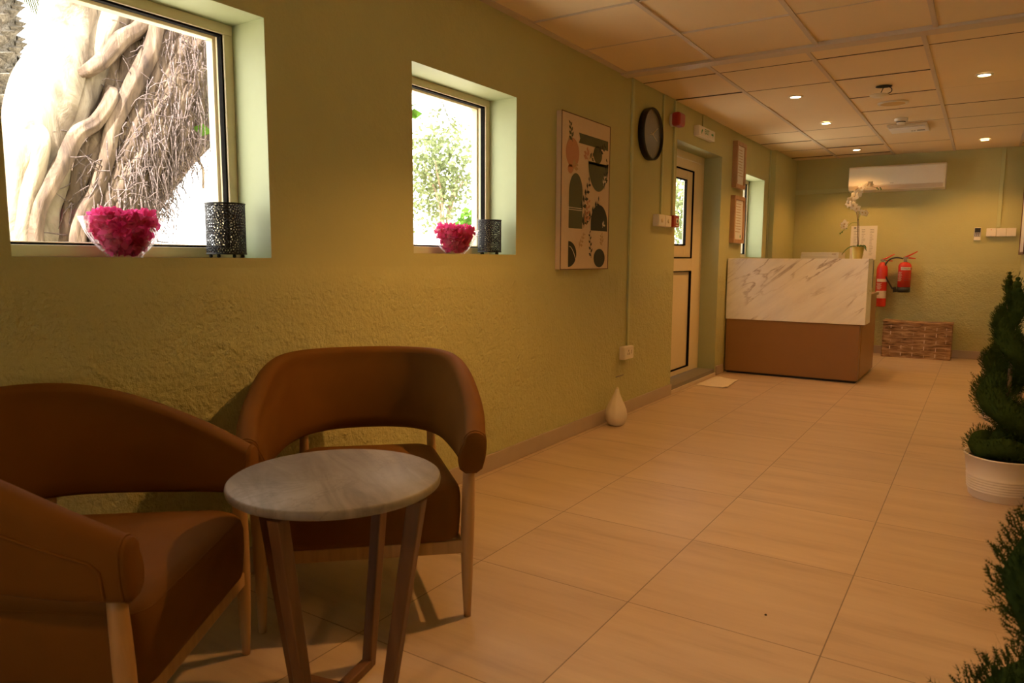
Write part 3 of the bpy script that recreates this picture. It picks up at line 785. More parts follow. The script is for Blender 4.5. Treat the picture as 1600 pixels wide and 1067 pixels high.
# certificates
def cert(lab, y0, z0, w, h, seal):
    t = thing('framed_certificate', lab, 'certificate', (0, y0, z0), group='framed certificates beside the far window')
    a = MB(); ringo(a, 0, w, 0, h, .035, 0, .045); a.build('frame', M['frame_wood'], t, bevel=.002)
    a = MB(); a.box(.002, .030, .03, w-.03, .03, h-.03); p = a.build('document', M['paper'], t)
    a = MB(); rr = random.Random(int(z0*100))
    for i in range(11):
        z = h-.075-i*.026
        if z < .09: break
        q = rr.uniform(.02, .06); a.box(.030, .0305, .055+q, w-.055-rr.uniform(.0, .06), z, z+.006)
    a.build('text_lines', M['tan_ink'], p)
    a = MB(); discx(a, [(.016, .0304), (0, .0306)], 16, y=.075 if seal else w-.09, z=.065); a.build('seal', M['green_print'] if not seal else M['tan_ink'], p)
cert('upper wooden framed certificate high on wall beside the far window', 6.86, 1.735, .31, .425, True)
cert('lower wooden framed certificate hanging under the other framed certificate', 6.85, 1.222, .345, .44, False)

# ------------------------------------------------------------------ window sill pieces
def bowl(label, x, y, z, s, seed):
    t = thing('glass_bowl', label, 'bowl', (x, y, z), group='glass bowls on the window sills')
    mm = MB(); n = 72; prof = [(.045, 0), (.047, .006), (.062, .022), (.082, .045), (.098, .072), (.108, .100), (.112, .112)]
    vs = []; fs = []
    full = [(r, zz) for r, zz in prof] + [(r-.004, zz+.001) for r, zz in prof[::-1]]
    for (r, zz) in full:
        for k_ in range(n):
            an = 2*PI*k_/n+zz*7; rr = r*(1+.018*math.sin(18*2*PI*k_/n)*(1 if zz < .095 else .3)); vs.append((rr*math.cos(an)*s, rr*math.sin(an)*s, zz*s))
    K = len(full)
    for i in range(K-1):
        for k_ in range(n): k2 = (k_+1) % n; fs.append((i*n+k_, i*n+k2, (i+1)*n+k2, (i+1)*n+k_))
    fs.append(tuple(range(n-1, -1, -1)))
    mm.add(vs, fs, 0, True); mm.build('bowl_wall', M['bowl_glass'], t)
    # petals
    rr = random.Random(seed); pm = MB()
    for i in range(620):
        q = rr.random(); zz = .012+.118*q**.85
        R = .040+.062*min(1, zz/.10) if zz < .1 else .100*(1-((zz-.1)/.05)**2)**.5
        an = rr.random()*2*PI; rad = R*rr.random()**.4*.90; zz += .012*mnoise.noise(Vector((rad*math.cos(an)*28, rad*math.sin(an)*28, seed)))*(zz > .09)
        c = Vector((rad*math.cos(an), rad*math.sin(an), zz))
        u = Vector((rr.gauss(0, 1), rr.gauss(0, 1), rr.gauss(0, 1))).normalized(); v = u.cross(Vector((rr.gauss(0, 1), rr.gauss(0, 1), rr.gauss(0, 1)))).normalized(); w = u.cross(v)
        L, Wd = rr.uniform(.011, .018), rr.uniform(.008, .012)
        P = [c-u*L, c-u*L*.3-v*Wd+w*.002, c+u*L*.5-v*Wd*.8+w*.002, c+u*L, c+u*L*.5+v*Wd*.8+w*.002, c-u*L*.3+v*Wd+w*.002]
        pm.add([p*s for p in P], [tuple(range(6))], 0)
    o = pm.build('flower_petals', M['petal']); o.location = (x, y, z)
    tag(o, 'heap of magenta petals inside the glass bowl ' + ('beside the tree view window' if seed == 1 else 'on the smaller window sill'), 'petals', 'petals in the glass bowls', 'stuff')
bowl('clear glass bowl of magenta petals on the near window sill', -.082, 1.165, 1.06, 1.02, 1)
bowl('clear glass bowl of magenta petals on the second window sill', -.082, 2.745, 1.083, 1.02, 2)

def lantern_shell(R, H):
    nu, nv = 168, 118; mm = MB(); vs = []
    def hole(u, v):
        x = u*2*PI*R; y = v*H; best = 1e9; k2 = 0
        cell = 2*PI*R/4
        for i in range(-1, 6):
            for j in range(-1, 4):
                cx = i*cell + (cell/2 if j % 2 else 0); cy = j*H*.42+H*.16
                dd = math.hypot(x-cx, y-cy)
                if dd < best: best = dd; k2 = math.atan2(y-cy, x-cx)
        if best < .006: return best > .003
        ringn = int((best-.006)/.0086); n = 10+ringn*5
        fr = (best-.006)/.0086-ringn; ph = (k2/(2*PI)*n + .5*(ringn % 2)) % 1
        return .36 < fr and .20 < ph < .82
    for j in range(nv+1):
        for i in range(nu):
            an = 2*PI*i/nu; vs.append((R*math.cos(an), R*math.sin(an), H*j/nv))
    fs = []
    for j in range(nv):
        for i in range(nu):
            u, v = (i+.5)/nu, (j+.5)/nv
            if 3 <= j < nv-3 and hole(u, v): continue
            i2 = (i+1) % nu; fs.append((j*nu+i, j*nu+i2, (j+1)*nu+i2, (j+1)*nu+i))
    mm.add(vs, fs, 0, True); return mm
t = thing('candle_lantern', 'dark perforated metal candle lantern on the near window sill', 'lantern', (-.078, 1.503, 1.06), group='perforated lanterns on the window sills')
LR, LH = .062, .163
o = lantern_shell(LR, LH).build('perforated_shade', M['black_metal'], t); o.location = (0, 0, .013)
s = o.modifiers.new('s', 'SOLIDIFY'); s.thickness = .0012
a = MB(); a.tube([(LR*math.cos(2*PI*i/32), LR*math.sin(2*PI*i/32), LH+.013) for i in range(33)], .0022, 6); a.build('rim', M['black_metal'], t); a = MB(); a.tube([(LR*math.cos(2*PI*i/32), LR*math.sin(2*PI*i/32), .013) for i in range(33)], .0022, 6); a.build('rim', M['black_metal'], t)
a = MB(); a.lathe([(0, .014), (LR-.002, .014), (LR-.002, .016), (0, .016)], 32, cap=False); a.build('base_plate', M['black_metal'], t)
for an in (.5, 2.07, 3.64, 5.2):
    a = MB(); a.lathe([(0, 0), (.005, .001), (.006, .006), (.004, .013), (0, .014)], 12, (LR*.88*math.cos(an), LR*.88*math.sin(an), 0), cap=False); a.build('foot', M['black_metal'], t)
l2 = copy_tree(t); l2.location = (-.078, 3.025, 1.083); l2.rotation_euler = (0, 0, .8); l2.scale = (.96, .96, .97)
l2['label'] = 'dark perforated metal candle lantern on the second window sill'

# ------------------------------------------------------------------ floor pieces
t = thing('gourd_ornament', 'white teardrop shaped ornament on the floor against the left skirting', 'ornament', (.105, 4.19, 0))
a = MB(); pr = [(0, .004), (.035, .0), (.052, .012), (.066, .04), (.070, .075), (.064, .11), (.050, .145), (.034, .175), (.022, .20), (.014, .222), (.010, .238), (0, .243)]
vs = []; n = 40
for r, z in pr:
    for k_ in range(n): an = 2*PI*k_/n; vs.append((r*math.cos(an)*(1+.02*math.sin(9*an)), r*math.sin(an)*(1+.02*math.sin(9*an))+max(0, z-.15)*.12, z))
a.add(vs, [(i*n+k_, i*n+(k_+1) % n, (i+1)*n+(k_+1) % n, (i+1)*n+k_) for i in range(len(pr)-1) for k_ in range(n)], 0, True); a.build('body', M['gourd'], t)
a = MB(); a.lathe([(0, .240), (.0085, .238), (.0095, .243), (.004, .247), (0, .247)], 14, (0, .011, 0), cap=False); a.build('tip', M['pvc'], t)
m = MB(); m.box(0, .003, 4.40, 4.52, .272, .280); tag(m.build('wall_crack', M['stone'], None), 'short dark crack in plaster above the white gourd ornament', 'crack')
# small towel
def towel():
    P = [(.025, 5.93), (.30, 5.935), (.262, 6.40), (-.0, 6.50)]
    P[0] = (.035, 5.93); P[3] = (.035, 6.47); N = 16; mm = MB(); vs = []
    for j in range(N+1):
        for i in range(N+1):
            u, v = i/N, j/N; x = (1-v)*((1-u)*P[0][0]+u*P[1][0])+v*((1-u)*P[3][0]+u*P[2][0]); y = (1-v)*((1-u)*P[0][1]+u*P[1][1])+v*((1-u)*P[3][1]+u*P[2][1])
            e = min(u, 1-u, v, 1-v); x += .006*mnoise.noise(Vector((v*6, 1, 0)))*(e < .01); vs.append((x, y, .006+.008*max(0, mnoise.noise(Vector((u*2.3, v*2.9, 5))))+(.010*(1-v)*(u > .9))))
    mm.add(vs, [(j*(N+1)+i, j*(N+1)+i+1, (j+1)*(N+1)+i+1, (j+1)*(N+1)+i) for j in range(N) for i in range(N)], 0, True)
    o = mm.build('floor_towel', M['fabric_cream']); s = o.modifiers.new('s', 'SOLIDIFY'); s.thickness = .006; s.offset = -1
    tag(o, 'small cream towel lying on the floor before the door step', 'towel')
towel()
m = MB(); m.lathe([(0, 0), (.004, 0), (.003, .003), (0, .004)], 8, (1.545, 2.15, 0), cap=False); tag(m.build('floor_speck', M['soil']), 'tiny dark speck lying on the bare floor tiles', 'debris')

# ------------------------------------------------------------------ far wall
t = thing('air_conditioner', 'white split air conditioner high on the far wall', 'air conditioner', (.675, YF, 1.835))
AW = .945
prof = [(0, .275), (-.205, .270), (-.222, .255), (-.226, .060), (-.218, .052), (-.195, .012), (-.14, 0), (0, 0)]
a = MB(); K = len(prof); a.add([(x, y, z) for x in (0, AW) for y, z in prof], [tuple(range(K)), tuple(range(2*K-1, K-1, -1))]+[(i, K+i, K+(i+1) % K, (i+1) % K) for i in range(K)]); a.build('casing', M['white_plastic'], t, bevel=.005)
a = MB(); a.box(.005, AW-.012, -.2285, -.224, .062, .252); a.build('front_cover', M['white_plastic'], t, bevel=.002)
a = MB(); a.add([(x, y, z) for x in (.01, AW-.02) for y, z in ((-.2265, .050), (-.2265, .058), (-.204, .020), (-.208, .016))], [(0, 1, 2, 3), (7, 6, 5, 4), (0, 4, 5, 1), (1, 5, 6, 2), (2, 6, 7, 3), (3, 7, 4, 0)]); a.build('louvre', M['tee'], t)
a = MB(); a.box(.42, .455, -.2292, -.2284, .074, .079); a.build('badge', M['ink'], t)
a = MB(); a.box(AW-.05, AW-.04, -.214, -.212, .034, .04); a.build('indicator', M['paper'], t)

def extinguisher(label, x, z0, r, h, co2):
    t = thing('fire_extinguisher', label, 'fire extinguisher', (x, YF-.095, z0), group='red fire extinguishers hung on the far wall')
    a = MB()
    if co2: pr = [(0, 0), (r*.9, 0), (r, .01), (r, h*.74), (r*.9, h*.80), (r*.62, h*.86), (r*.34, h*.895), (0, h*.90)]
    else: pr = [(0, .055), (r, .055), (r, h*.72), (r*.93, h*.77), (r*.7, h*.82), (r*.3, h*.845), (0, h*.85)]
    a.lathe(pr, 36, cap=False); body = a.build('cylinder', M['red'], t)
    if not co2:
        a = MB(); a.lathe([(0, 0), (r*.9, 0), (r*1.02, .008), (r*1.02, .058), (0, .058)], 36, cap=False); a.build('foot_ring', M['dark_plastic'], t)
    def arc(z0_, z1_, a0, a1, mat, nm, off=.0012):
        mm = MB(); n = 14; vs = []
        for z in (z0_, z1_):
            for i in range(n+1): an = math.radians(a0+(a1-a0)*i/n); vs.append(((r+off)*math.cos(an), (r+off)*math.sin(an), z))
        mm.add(vs, [(i, i+1, n+2+i, n+1+i) for i in range(n)], 0, True); return mm.build(nm, M[mat], body)
    zt = h*.86
    if co2:
        arc(h*.50, h*.56, 270-45, 270+70, 'label', 'label_band'); arc(h*.17, h*.32, 270-45, 270+70, 'label', 'label_band')
        for i in range(9): arc(h*(.35+.015*i), h*(.356+.015*i), 270-50+(i*13) % 17, 270-5+(i*7) % 20, 'label', 'printed_line')
    else:
        arc(h*.62, h*.70, 270-30, 270+62, 'label', 'label_band')
        text('lettering', 'EXTINGUISHER', .017, M['dark_plastic'], body, (.02, -r-.003, h*.66), (PI/2, 0, .15))
        for i in range(9): arc(h*(.32+.030*i), h*(.328+.030*i), 270-62+(i*11) % 9, 270-25+(i*7) % 12, 'label', 'printed_line')
        for i in range(5): arc(h*(.33+.050*i), h*(.345+.050*i), 270+(i*11) % 9, 270+50+(i*7) % 12, 'darkred', 'printed_line')
    a = MB(); a.lathe([(0, 0), (r*.26, 0), (r*.26, .05), (0, .05)], 16, (0, 0, zt-.008), cap=False); a.box(-.022, .03, -.012, .012, zt+.03, zt+.05); a.build('valve', M['stone'], t, bevel=.002)
    a = MB(); zz = zt+.045
    for P, Q in (((0, zz), (.115, zz+.065)), ((0, zz-.005), (.10, zz-.012))):
        a.tube([(P[0]-.01, 0, P[1]), (P[0]+.03, 0, P[1]+(Q[1]-P[1])*.25), (Q[0], 0, Q[1])], [.009, .008, .005], 8)
    a.build('handle', M['red'], t)
    if not co2:
        hose = cat([(-.02, -.01, zt+.03), (-.09, -.02, zt+.042), (-.16, -.025, zt+.015), (-.198, -.025, zt-.06), (-.19, -.03, zt-.15), (-.14, -.03, zt-.25), (-.105, -.03, zt-.31)], 8)
        a = MB(); a.tube(hose, .0085, 10); ho = a.build('hose', M['dark_plastic'], t)
        a = MB(); a.tube([(-.105, -.03, zt-.30), (-.088, -.03, .055), (-.082, -.03, .0)], [.011, .018, .021], 14); a.build('nozzle', M['dark_plastic'], ho)
    a = MB(); a.box(-.015, .015, .0, .093, zt-.04, zt-.0); a.build('wall_bracket', M['dark_plastic'], t)
    return t
extinguisher('red fire extinguisher with a black hose and black foot on far wall', 1.285, .712, .066, .40, False)
extinguisher('tall plain red gas fire extinguisher nearest the counter on far wall', 1.06, .545, .058, .56, True)

t = thing('remote_control', 'small white remote control in a wall holder beside the switches', 'remote control', (1.912, YF, 1.285))
a = MB(); a.box(0, .062, -.022, 0, 0, .135); a.build('body', M['white_plastic'], t, bevel=.004)
a = MB(); a.box(.004, .058, -.0245, -.0215, .082, .130); a.build('display', M['screen'], t)
a = MB(); a.box(.004, .058, -.0235, -.0215, .040, .080); o = a.build('button_area', M['clock_face'], t)
a = MB()
for i in range(3):
    for j in range(2): a.box(.010+.017*i, .020+.017*i, -.0255, -.0232, .046+.016*j, .054+.016*j)
a.build('buttons', M['paper'], o)
for i, nm in enumerate(('leftmost of three joined white switches on the far wall', 'middle of three joined white switches on the far wall', 'rightmost of three joined white switches on the far wall')):
    t = thing('wall_switch', nm, 'switch', (2.02+.088*i, YF, 1.322), group='row of three white switches on the far wall')
    a = MB(); a.box(.001, .086, -.035, 0, 0, .088); a.build('back_box', M['white_plastic'], t, bevel=.002)
    a = MB(); a.box(.003, .084, -.040, -.035, .002, .086); o = a.build('switch_plate', M['white_plastic'], t, bevel=.0015)
    a = MB(); a.box(.030, .056, -.044, -.039, .030, .058); a.build('rocker', M['white_plastic'], o, bevel=.001)
    if i == 0:
        a = MB(); a.box(.040, .047, -.0415, -.0395, .068, .074); a.build('indicator', M['red'], o)
t = thing('paper_notice', 'white paper notice with columns of text on far wall behind the orchid', 'notice', (.70, YF, 1.075))
a = MB(); a.box(0, .275, -.003, 0, 0, .385); p = a.build('sheet', M['paper'], t)
a = MB(); rr = random.Random(5)
for i in range(17):
    z = .34-.018*i
    for x0, w in ((.03, .05), (.115, .04), (.20, .045)):
        a.box(x0, x0+w*rr.uniform(.5, 1), -.0034, -.003, z, z+.004)
a.box(.03, .055, -.0034, -.003, .352, .372)
a.build('text_lines', M['ink'], p)
t = thing('small_fridge', 'low white fridge whose top shows behind the marble counter', 'fridge', (.255, 8.78, 0))
a = MB(); a.box(0, .40, .03, .47, .02, 1.155); a.build('body', M['white_plastic'], t, bevel=.006)
a = MB(); a.box(0, .40, 0, .027, .04, 1.115); a.build('door', M['white_plastic'], t, bevel=.004)
a = MB(); a.box(.33, .37, .002, .03, 1.125, 1.14); a.build('hinge_cover', M['tee'], t)
a = MB(); a.box(.02, .38, .06, .44, 0, .02); a.build('feet', M['dark_plastic'], t)

# basket
def basket():
    t = thing('wicker_basket', 'woven seagrass lidded basket chest on floor against the far wall', 'basket', (1.125, 8.98, 0), -.0)
    W_, D_, H_ = .66, .25, .385
    a = MB(); nx, nz = 66, 40
    def weave(u, v): 
        r = int(v*22); return .0045*math.sin(PI*((v*22) % 1))*(1 if math.sin(PI*(u*9+(r % 2))) > 0 else .45)
    def face(f, nx):
        vs = [f(i/nx, j/nz) for j in range(nz+1) for i in range(nx+1)]
        a.add(vs, [(j*(nx+1)+i, j*(nx+1)+i+1, (j+1)*(nx+1)+i+1, (j+1)*(nx+1)+i) for j in range(nz) for i in range(nx)], 0, True)
    bow = lambda u: -.006*math.sin(PI*u)
    face(lambda u, v: (u*W_, bow(u)-weave(u, v), v*H_), nx)
    face(lambda u, v: (W_+weave(u, v), u*D_, v*H_), 24)
    face(lambda u, v: (W_-u*W_, D_+weave(u, v)*.5, v*H_), nx)
    face(lambda u, v: (0-weave(u, v), D_-u*D_, v*H_), 24)
    bodyb = a
    a = MB(); nx = 30
    def sag(u): return -.012*math.sin(PI*u)-.004*u
    def slab(z0, z1):
        vs = [(x, y, z+sag(x/W_)) for z in (z0, z1) for y in (-.012, D_+.01) for x in [-.008+(W_+.016)*i/nx for i in range(nx+1)]]; q = nx+1
        fs = []
        for i in range(nx): fs += [(i, q+i, q+i+1, i+1), (2*q+i, 2*q+i+1, 3*q+i+1, 3*q+i), (i, i+1, 2*q+i+1, 2*q+i), (q+i, 3*q+i, 3*q+i+1, q+i+1)]
        fs += [(0, 2*q, 3*q, q), (nx, q+nx, 3*q+nx, 2*q+nx)]
        a.add(vs, fs)
    slab(H_+.002, H_+.020); a.build('lid', M['wicker'], t, bevel=.004)
    a = bodyb; rr = random.Random(6)
    for x in (.08, .19, .30, .41, .52, .61):
        for k_ in range(5):
            z = .02+k_*.075+rr.uniform(-.01, .01); a.box(x-.002+rr.uniform(-.006, .006), x+.002, -.0125, -.006, z, z+rr.uniform(.02, .04), 1)
    a.build('basket_body', [M['wicker'], M['label']], t)
basket()

# right wall picture
t = thing('wall_poster', 'pale framed poster at the far right edge on the right wall', 'poster', (XR, 8.05, 1.13))
a = MB(); ringo(a, 0, 1.07, 0, .98, .02, -.028, 0); a.build('frame', M['frame_edge'], t)
a = MB(); a.box(-.02, -.002, .018, 1.052, .018, .962); a.build('print', M['paper'], t)

# ------------------------------------------------------------------ ceiling fittings
def unseen(t):   # assumed downlights outside the frame, filed under the room structure
    for k_ in ('label', 'category', 'group'): del t[k_]
    t['kind'] = 'structure'; t.name = 'trim_50'
def downlight(label, x, y, power, group='round recessed downlights beyond the ceiling beam', lit=True, visible=True):
    t = thing('ceiling_downlight', label, 'ceiling light', (x, y, CEIL), group=group)
    a = MB(); a.lathe([(.036, -.004), (.046, -.005), (.050, .0), (.050, .004), (.036, .004)], 32, cap=False); a.build('trim_ring', M['white_plastic'], t)
    a = MB(); a.lathe([(0, -.001), (.036, -.001)], 32, cap=False); a.build('lamp', M['lamp_glow'] if lit else M['white_plastic'], t)
    if lit:
        L = bpy.data.lights.new('downlight_lamp', 'SPOT'); L.energy = power; L.spot_size = math.radians(124); L.spot_blend = .6; L.shadow_soft_size = .035; L.color = WARM
        o = bpy.data.objects.new('downlight_lamp', L); col.objects.link(o); o.parent = t; o.location = (0, 0, -.02)
    return t
PW = 17
downlight('lit downlight on the left, first one beyond the ceiling beam', .795, 5.665, PW)
downlight('lit downlight on the left, halfway down the far ceiling', .797, 6.868, PW)
downlight('lit downlight on the left, above the air conditioner', .797, 8.66, PW)
downlight('lit downlight on the right, nearer than the ceiling speaker', 1.947, 5.642, PW)
downlight('lit downlight on the right, close to the far wall', 1.951, 8.60, PW)
# unseen downlights, assumed, added to light the near floor and seating
unseen(downlight('assumed unseen downlight above the near floor', 1.25, 2.50, 46, 'x'))
unseen(downlight('assumed unseen downlight behind the viewpoint', 1.35, -.55, 16, 'x'))

t = thing('hanging_detector', 'loose round ceiling detector dangling by wires below a dark hole', 'detector', (1.37, 5.66, CEIL))
a = MB(); a.lathe([(0, -.0012), (.040, -.0012), (.052, .0015)], 24, cap=False); a.build('opening', M['hole'], t)
a = MB(); a.lathe([(0, -.062), (.035, -.060), (.058, -.050), (.062, -.044), (.050, -.040), (0, -.040)], 28, (-.03, .03, 0), cap=False); a.build('cover', M['white_plastic'], t)
a = MB(); a.tube(cat([(.03, 0, 0), (.05, 0, -.02), (.045, .0, -.04), (.01, .02, -.045), (-.02, .03, -.042)], 5), .003, 6); a.tube(cat([(0, 0, 0), (-.01, .01, -.02), (-.02, .02, -.041)], 5), .003, 6); a.build('wire', M['dark_plastic'], t)
t = thing('ceiling_speaker', 'round yellowed ceiling speaker flush between the two detectors', 'speaker', (1.367, 6.275, CEIL))
a = MB(); a.lathe([(.085, -.006), (.100, -.005), (.106, .002)], 40, cap=False); a.build('rim', M['white_plastic'], t)
a = MB(); a.lathe([(0, -.007), (.05, -.0075), (.085, -.006)], 40, cap=False); a.build('grille', M['grille'], t)
t = thing('smoke_detector', 'small white smoke detector in front of the ceiling emergency light', 'smoke detector', (1.362, 6.99, CEIL))
a = MB(); a.lathe([(0, -.045), (.030, -.045), (.034, -.030)], 28, cap=False); a.lathe([(.036, -.022), (.050, -.018), (.052, .002)], 28, cap=False); a.build('body', M['white_plastic'], t)
a = MB(); a.lathe([(.033, -.030), (.034, -.0215)], 28, cap=False); a.build('vent_slot', M['hole'], t)
t = thing('emergency_light', 'rectangular white emergency light box fixed under the far ceiling', 'emergency light', (1.385, 7.42, CEIL))
a = MB(); a.box(-.155, .155, -.18, .20, -.022, .002); a.build('body', M['white_plastic'], t, bevel=.006)
a = MB(); a.box(-.14, .14, -.165, -.05, -.030, -.022); a.build('diffuser', M['paper'], t, bevel=.003)
a = MB(); a.lathe([(0, -.026), (.007, -.026), (.007, -.02)], 10, (.04, .1, 0), cap=False); a.lathe([(0, -.026), (.007, -.026), (.007, -.02)], 10, (.02, .1, 0), cap=False); a.box(.06, .12, .07, .12, -.0235, -.0215); a.build('indicator', M['ink'], t)

# ------------------------------------------------------------------ spiral topiaries
def topiary(label, x, y, seed, rot, pot_r=.150, flip=-1, fs=1.0):
    t = thing('spiral_topiary', label, 'potted plant', (x, y, 0), group='spiral cedar topiaries in white pots along the right wall')
    a = MB(); h = .195
    pr = [(pot_r*.80, 0), (pot_r*.83, .006), (pot_r*.85, .03)]
    for i in range(6): z = .035+i*.012; b = pot_r*(.85+.13*z/h); pr += [(b, z), (b+.0025, z+.004), (b, z+.008)]
    pr += [(pot_r*.93, .12), (pot_r*.99, .188), (pot_r*1.02, .190), (pot_r*1.02, h), (pot_r*.96, h), (pot_r*.95, .17), (0, .17)]
    a.lathe([(0, 0), (pot_r*.80, 0)], 48, cap=False); a.lathe(pr, 48, cap=False); a.build('pot', M['potwhite'], t)
    a = MB(); a.lathe([(0, .171), (pot_r*.94, .172), (0, .178)], 24, cap=False); a.build('soil', M['soil'], t)
    a = MB(); a.tube([(0, 0, .17), (0, 0, .6), (0, 0, .95)], [.012, .009, .004], 8); a.build('trunk', M['stalk'], t)
    rr = random.Random(seed)
    # blobs: (centre, radius)
    bl = []
    for i in range(26):                                  # skirt at the pot
        an = 2*PI*i/26; bl.append((Vector((.095*fs*math.cos(an), .095*fs*math.sin(an), .235+.012*math.sin(3*an))), .062*fs))
    bl.append((Vector((0, 0, .25)), .09))
    turns = 2.3; n = 90
    for i in range(n):
        q = i/(n-1); z = .27+.65*q; an = rot+flip*turns*2*PI*q; R = (.082*(1-q)**.8+.004)*fs; rb = (.066*(1-q)**.7+.030)*fs
        bl.append((Vector((R*math.cos(an), R*math.sin(an), z)), rb))
    bl.append((Vector((0, 0, .93)), .030)); bl.append((Vector((0, 0, .96)), .024)); bl.append((Vector((0, 0, .985)), .014))
    core = MB()
    for c, r in bl:
        r *= .72; core.lathe([(0, -r), (r*.7, -r*.7), (r, 0), (r*.7, r*.7), (0, r)], 8, c, cap=False)
    co = core.build('inner_foliage', M['cedar'], t)
    fo = MB(); N = 9000; wts = [r*r for c, r in bl]; picks = rr.choices(range(len(bl)), wts, k=N)
    for bi in picks:
        c, r = bl[bi]; d = Vector((rr.gauss(0, 1), rr.gauss(0, 1), rr.gauss(0, 1))).normalized(); p = c+d*r*rr.uniform(.70, 1.02)
        out = (d*.75+Vector((0, 0, .75))+Vector((rr.gauss(0, .3), rr.gauss(0, .3), rr.gauss(0, .3)))).normalized()
        L = rr.uniform(.014, .032)*(1.7 if rr.random() < .04 else 1); side = out.cross(Vector((rr.gauss(0, 1), rr.gauss(0, 1), rr.gauss(0, 1)))).normalized(); w = .0028
        tip = p+out*L
        vs = [p-side*w*.5, p+side*w*.5, tip]; fs = [(0, 1, 2)]
        for q in (.3, .5, .7):                            # little side needles
            b = p+out*L*q
            for sg in (-1, 1):
                k0 = len(vs); e = b+(out*.8+side*sg*.8)*L*.30*(1.2-q); vs += [b-out*.0014, b+out*.0014, e]; fs.append((k0, k0+1, k0+2))
        fo.add(vs, fs)
    fo.build('needles', M['cedar'], t)
    return t
topiary('spiral cedar topiary in white ribbed pot, middle one at the right edge', 2.155, 3.87, 1, 1.31)
topiary('spiral cedar topiary in white pot, farthest one beside the right wall', 2.172, 5.80, 2, 6.03, pot_r=.125, fs=.84)
topiary('blurred spiral cedar topiary, nearest one in bottom right corner', 2.188, 1.34, 3, 3.65)

# ------------------------------------------------------------------ garden outside
m = MB(); m.box(-60, 30, -30, 70, -.25, -.085); o = struct(m.build('ground', M['ground']))
LIMBS = {
    'big': [(-2.5, 1.931, 0.993, 0.108), (-2.5, 1.968, 1.315, 0.151), (-2.5, 2.036, 1.604, 0.199), (-2.5, 2.102, 1.862, 0.19), (-2.5, 2.189, 2.162, 0.155), (-2.5, 2.24, 2.422, 0.133), (-2.5, 2.275, 2.819, 0.125)],
    'tanfork': [(-2.62, 2.222, 1.783, 0.076), (-2.62, 2.332, 2.099, 0.085), (-2.62, 2.416, 2.378, 0.085), (-2.62, 2.447, 2.646, 0.085), (-2.62, 2.477, 2.914, 0.077)],
    'white2': [(-2.42, 1.992, 0.957, 0.087), (-2.42, 2.032, 1.316, 0.079), (-2.42, 2.12, 1.644, 0.095), (-2.42, 2.216, 1.908, 0.088), (-2.42, 2.349, 2.222, 0.083), (-2.42, 2.478, 2.509, 0.084), (-2.42, 2.593, 2.837, 0.085)],
    'leg1': [(-2.3, 1.83, 0.996, 0.048), (-2.3, 1.872, 1.303, 0.045), (-2.3, 1.926, 1.511, 0.048), (-2.3, 1.96, 1.701, 0.055)],
    'leg2': [(-2.35, 1.805, 0.995, 0.048), (-2.35, 1.831, 1.302, 0.048), (-2.35, 1.869, 1.508, 0.055), (-2.35, 1.911, 1.681, 0.069)],
    'core1': [(-2.55, 2.138, 0.953, 0.17), (-2.55, 2.197, 1.329, 0.19), (-2.55, 2.309, 1.677, 0.211), (-2.55, 2.48, 2.005, 0.216), (-2.55, 2.639, 2.345, 0.201), (-2.55, 2.783, 2.693, 0.204), (-2.55, 2.861, 2.952, 0.185)],
    'core2': [(-2.58, 2.395, 0.948, 0.2), (-2.58, 2.457, 1.345, 0.208), (-2.58, 2.599, 1.714, 0.236), (-2.58, 2.764, 2.019, 0.241), (-2.58, 2.913, 2.332, 0.22), (-2.58, 3.02, 2.645, 0.214), (-2.58, 3.108, 2.998, 0.194)],
    'edge': [(-2.62, 2.539, 0.986, 0.082), (-2.62, 2.595, 1.232, 0.107), (-2.62, 2.717, 1.527, 0.126), (-2.62, 2.895, 1.774, 0.138), (-2.62, 3.064, 2.074, 0.132), (-2.62, 3.19, 2.355, 0.125), (-2.62, 3.263, 2.63, 0.117), (-2.62, 3.307, 3.028, 0.116)],
    'r1': [(-2.32, 2.23, 1.066, 0.037), (-2.32, 2.338, 1.33, 0.045), (-2.32, 2.506, 1.57, 0.051), (-2.32, 2.622, 1.852, 0.051), (-2.32, 2.727, 2.101, 0.048), (-2.32, 2.815, 2.314, 0.048), (-2.32, 2.879, 2.524, 0.045), (-2.32, 2.927, 2.771, 0.049)],
    'r2': [(-2.26, 2.093, 1.066, 0.043), (-2.26, 2.134, 1.281, 0.043), (-2.26, 2.22, 1.43, 0.044), (-2.26, 2.285, 1.617, 0.044), (-2.26, 2.333, 1.803, 0.041), (-2.26, 2.438, 2.002, 0.045), (-2.26, 2.546, 2.208, 0.05), (-2.26, 2.614, 2.371, 0.05), (-2.26, 2.671, 2.683, 0.046)],
    'r3': [(-2.26, 1.88, 1.064, 0.034), (-2.26, 1.911, 1.304, 0.038), (-2.26, 1.983, 1.446, 0.042), (-2.26, 2.058, 1.591, 0.042), (-2.26, 2.134, 1.739, 0.039), (-2.26, 2.244, 1.825, 0.036), (-2.26, 2.343, 1.985, 0.037)],
    'r4': [(-2.36, 2.406, 1.144, 0.047), (-2.36, 2.518, 1.381, 0.055), (-2.36, 2.651, 1.547, 0.056), (-2.36, 2.815, 1.805, 0.053), (-2.36, 2.913, 1.981, 0.042)],
    'r5': [(-2.3, 2.246, 2.112, 0.036), (-2.3, 2.341, 2.204, 0.044), (-2.3, 2.441, 2.335, 0.049), (-2.3, 2.541, 2.414, 0.046), (-2.3, 2.647, 2.535, 0.047)],
}
t = thing('fig_tree', 'huge pale fig tree trunk with hanging aerial roots outside near window', 'tree', (-2.5, 2.3, -.08))
OFF = Vector((-2.5, 2.3, -.08))
a = MB(); sd = 0
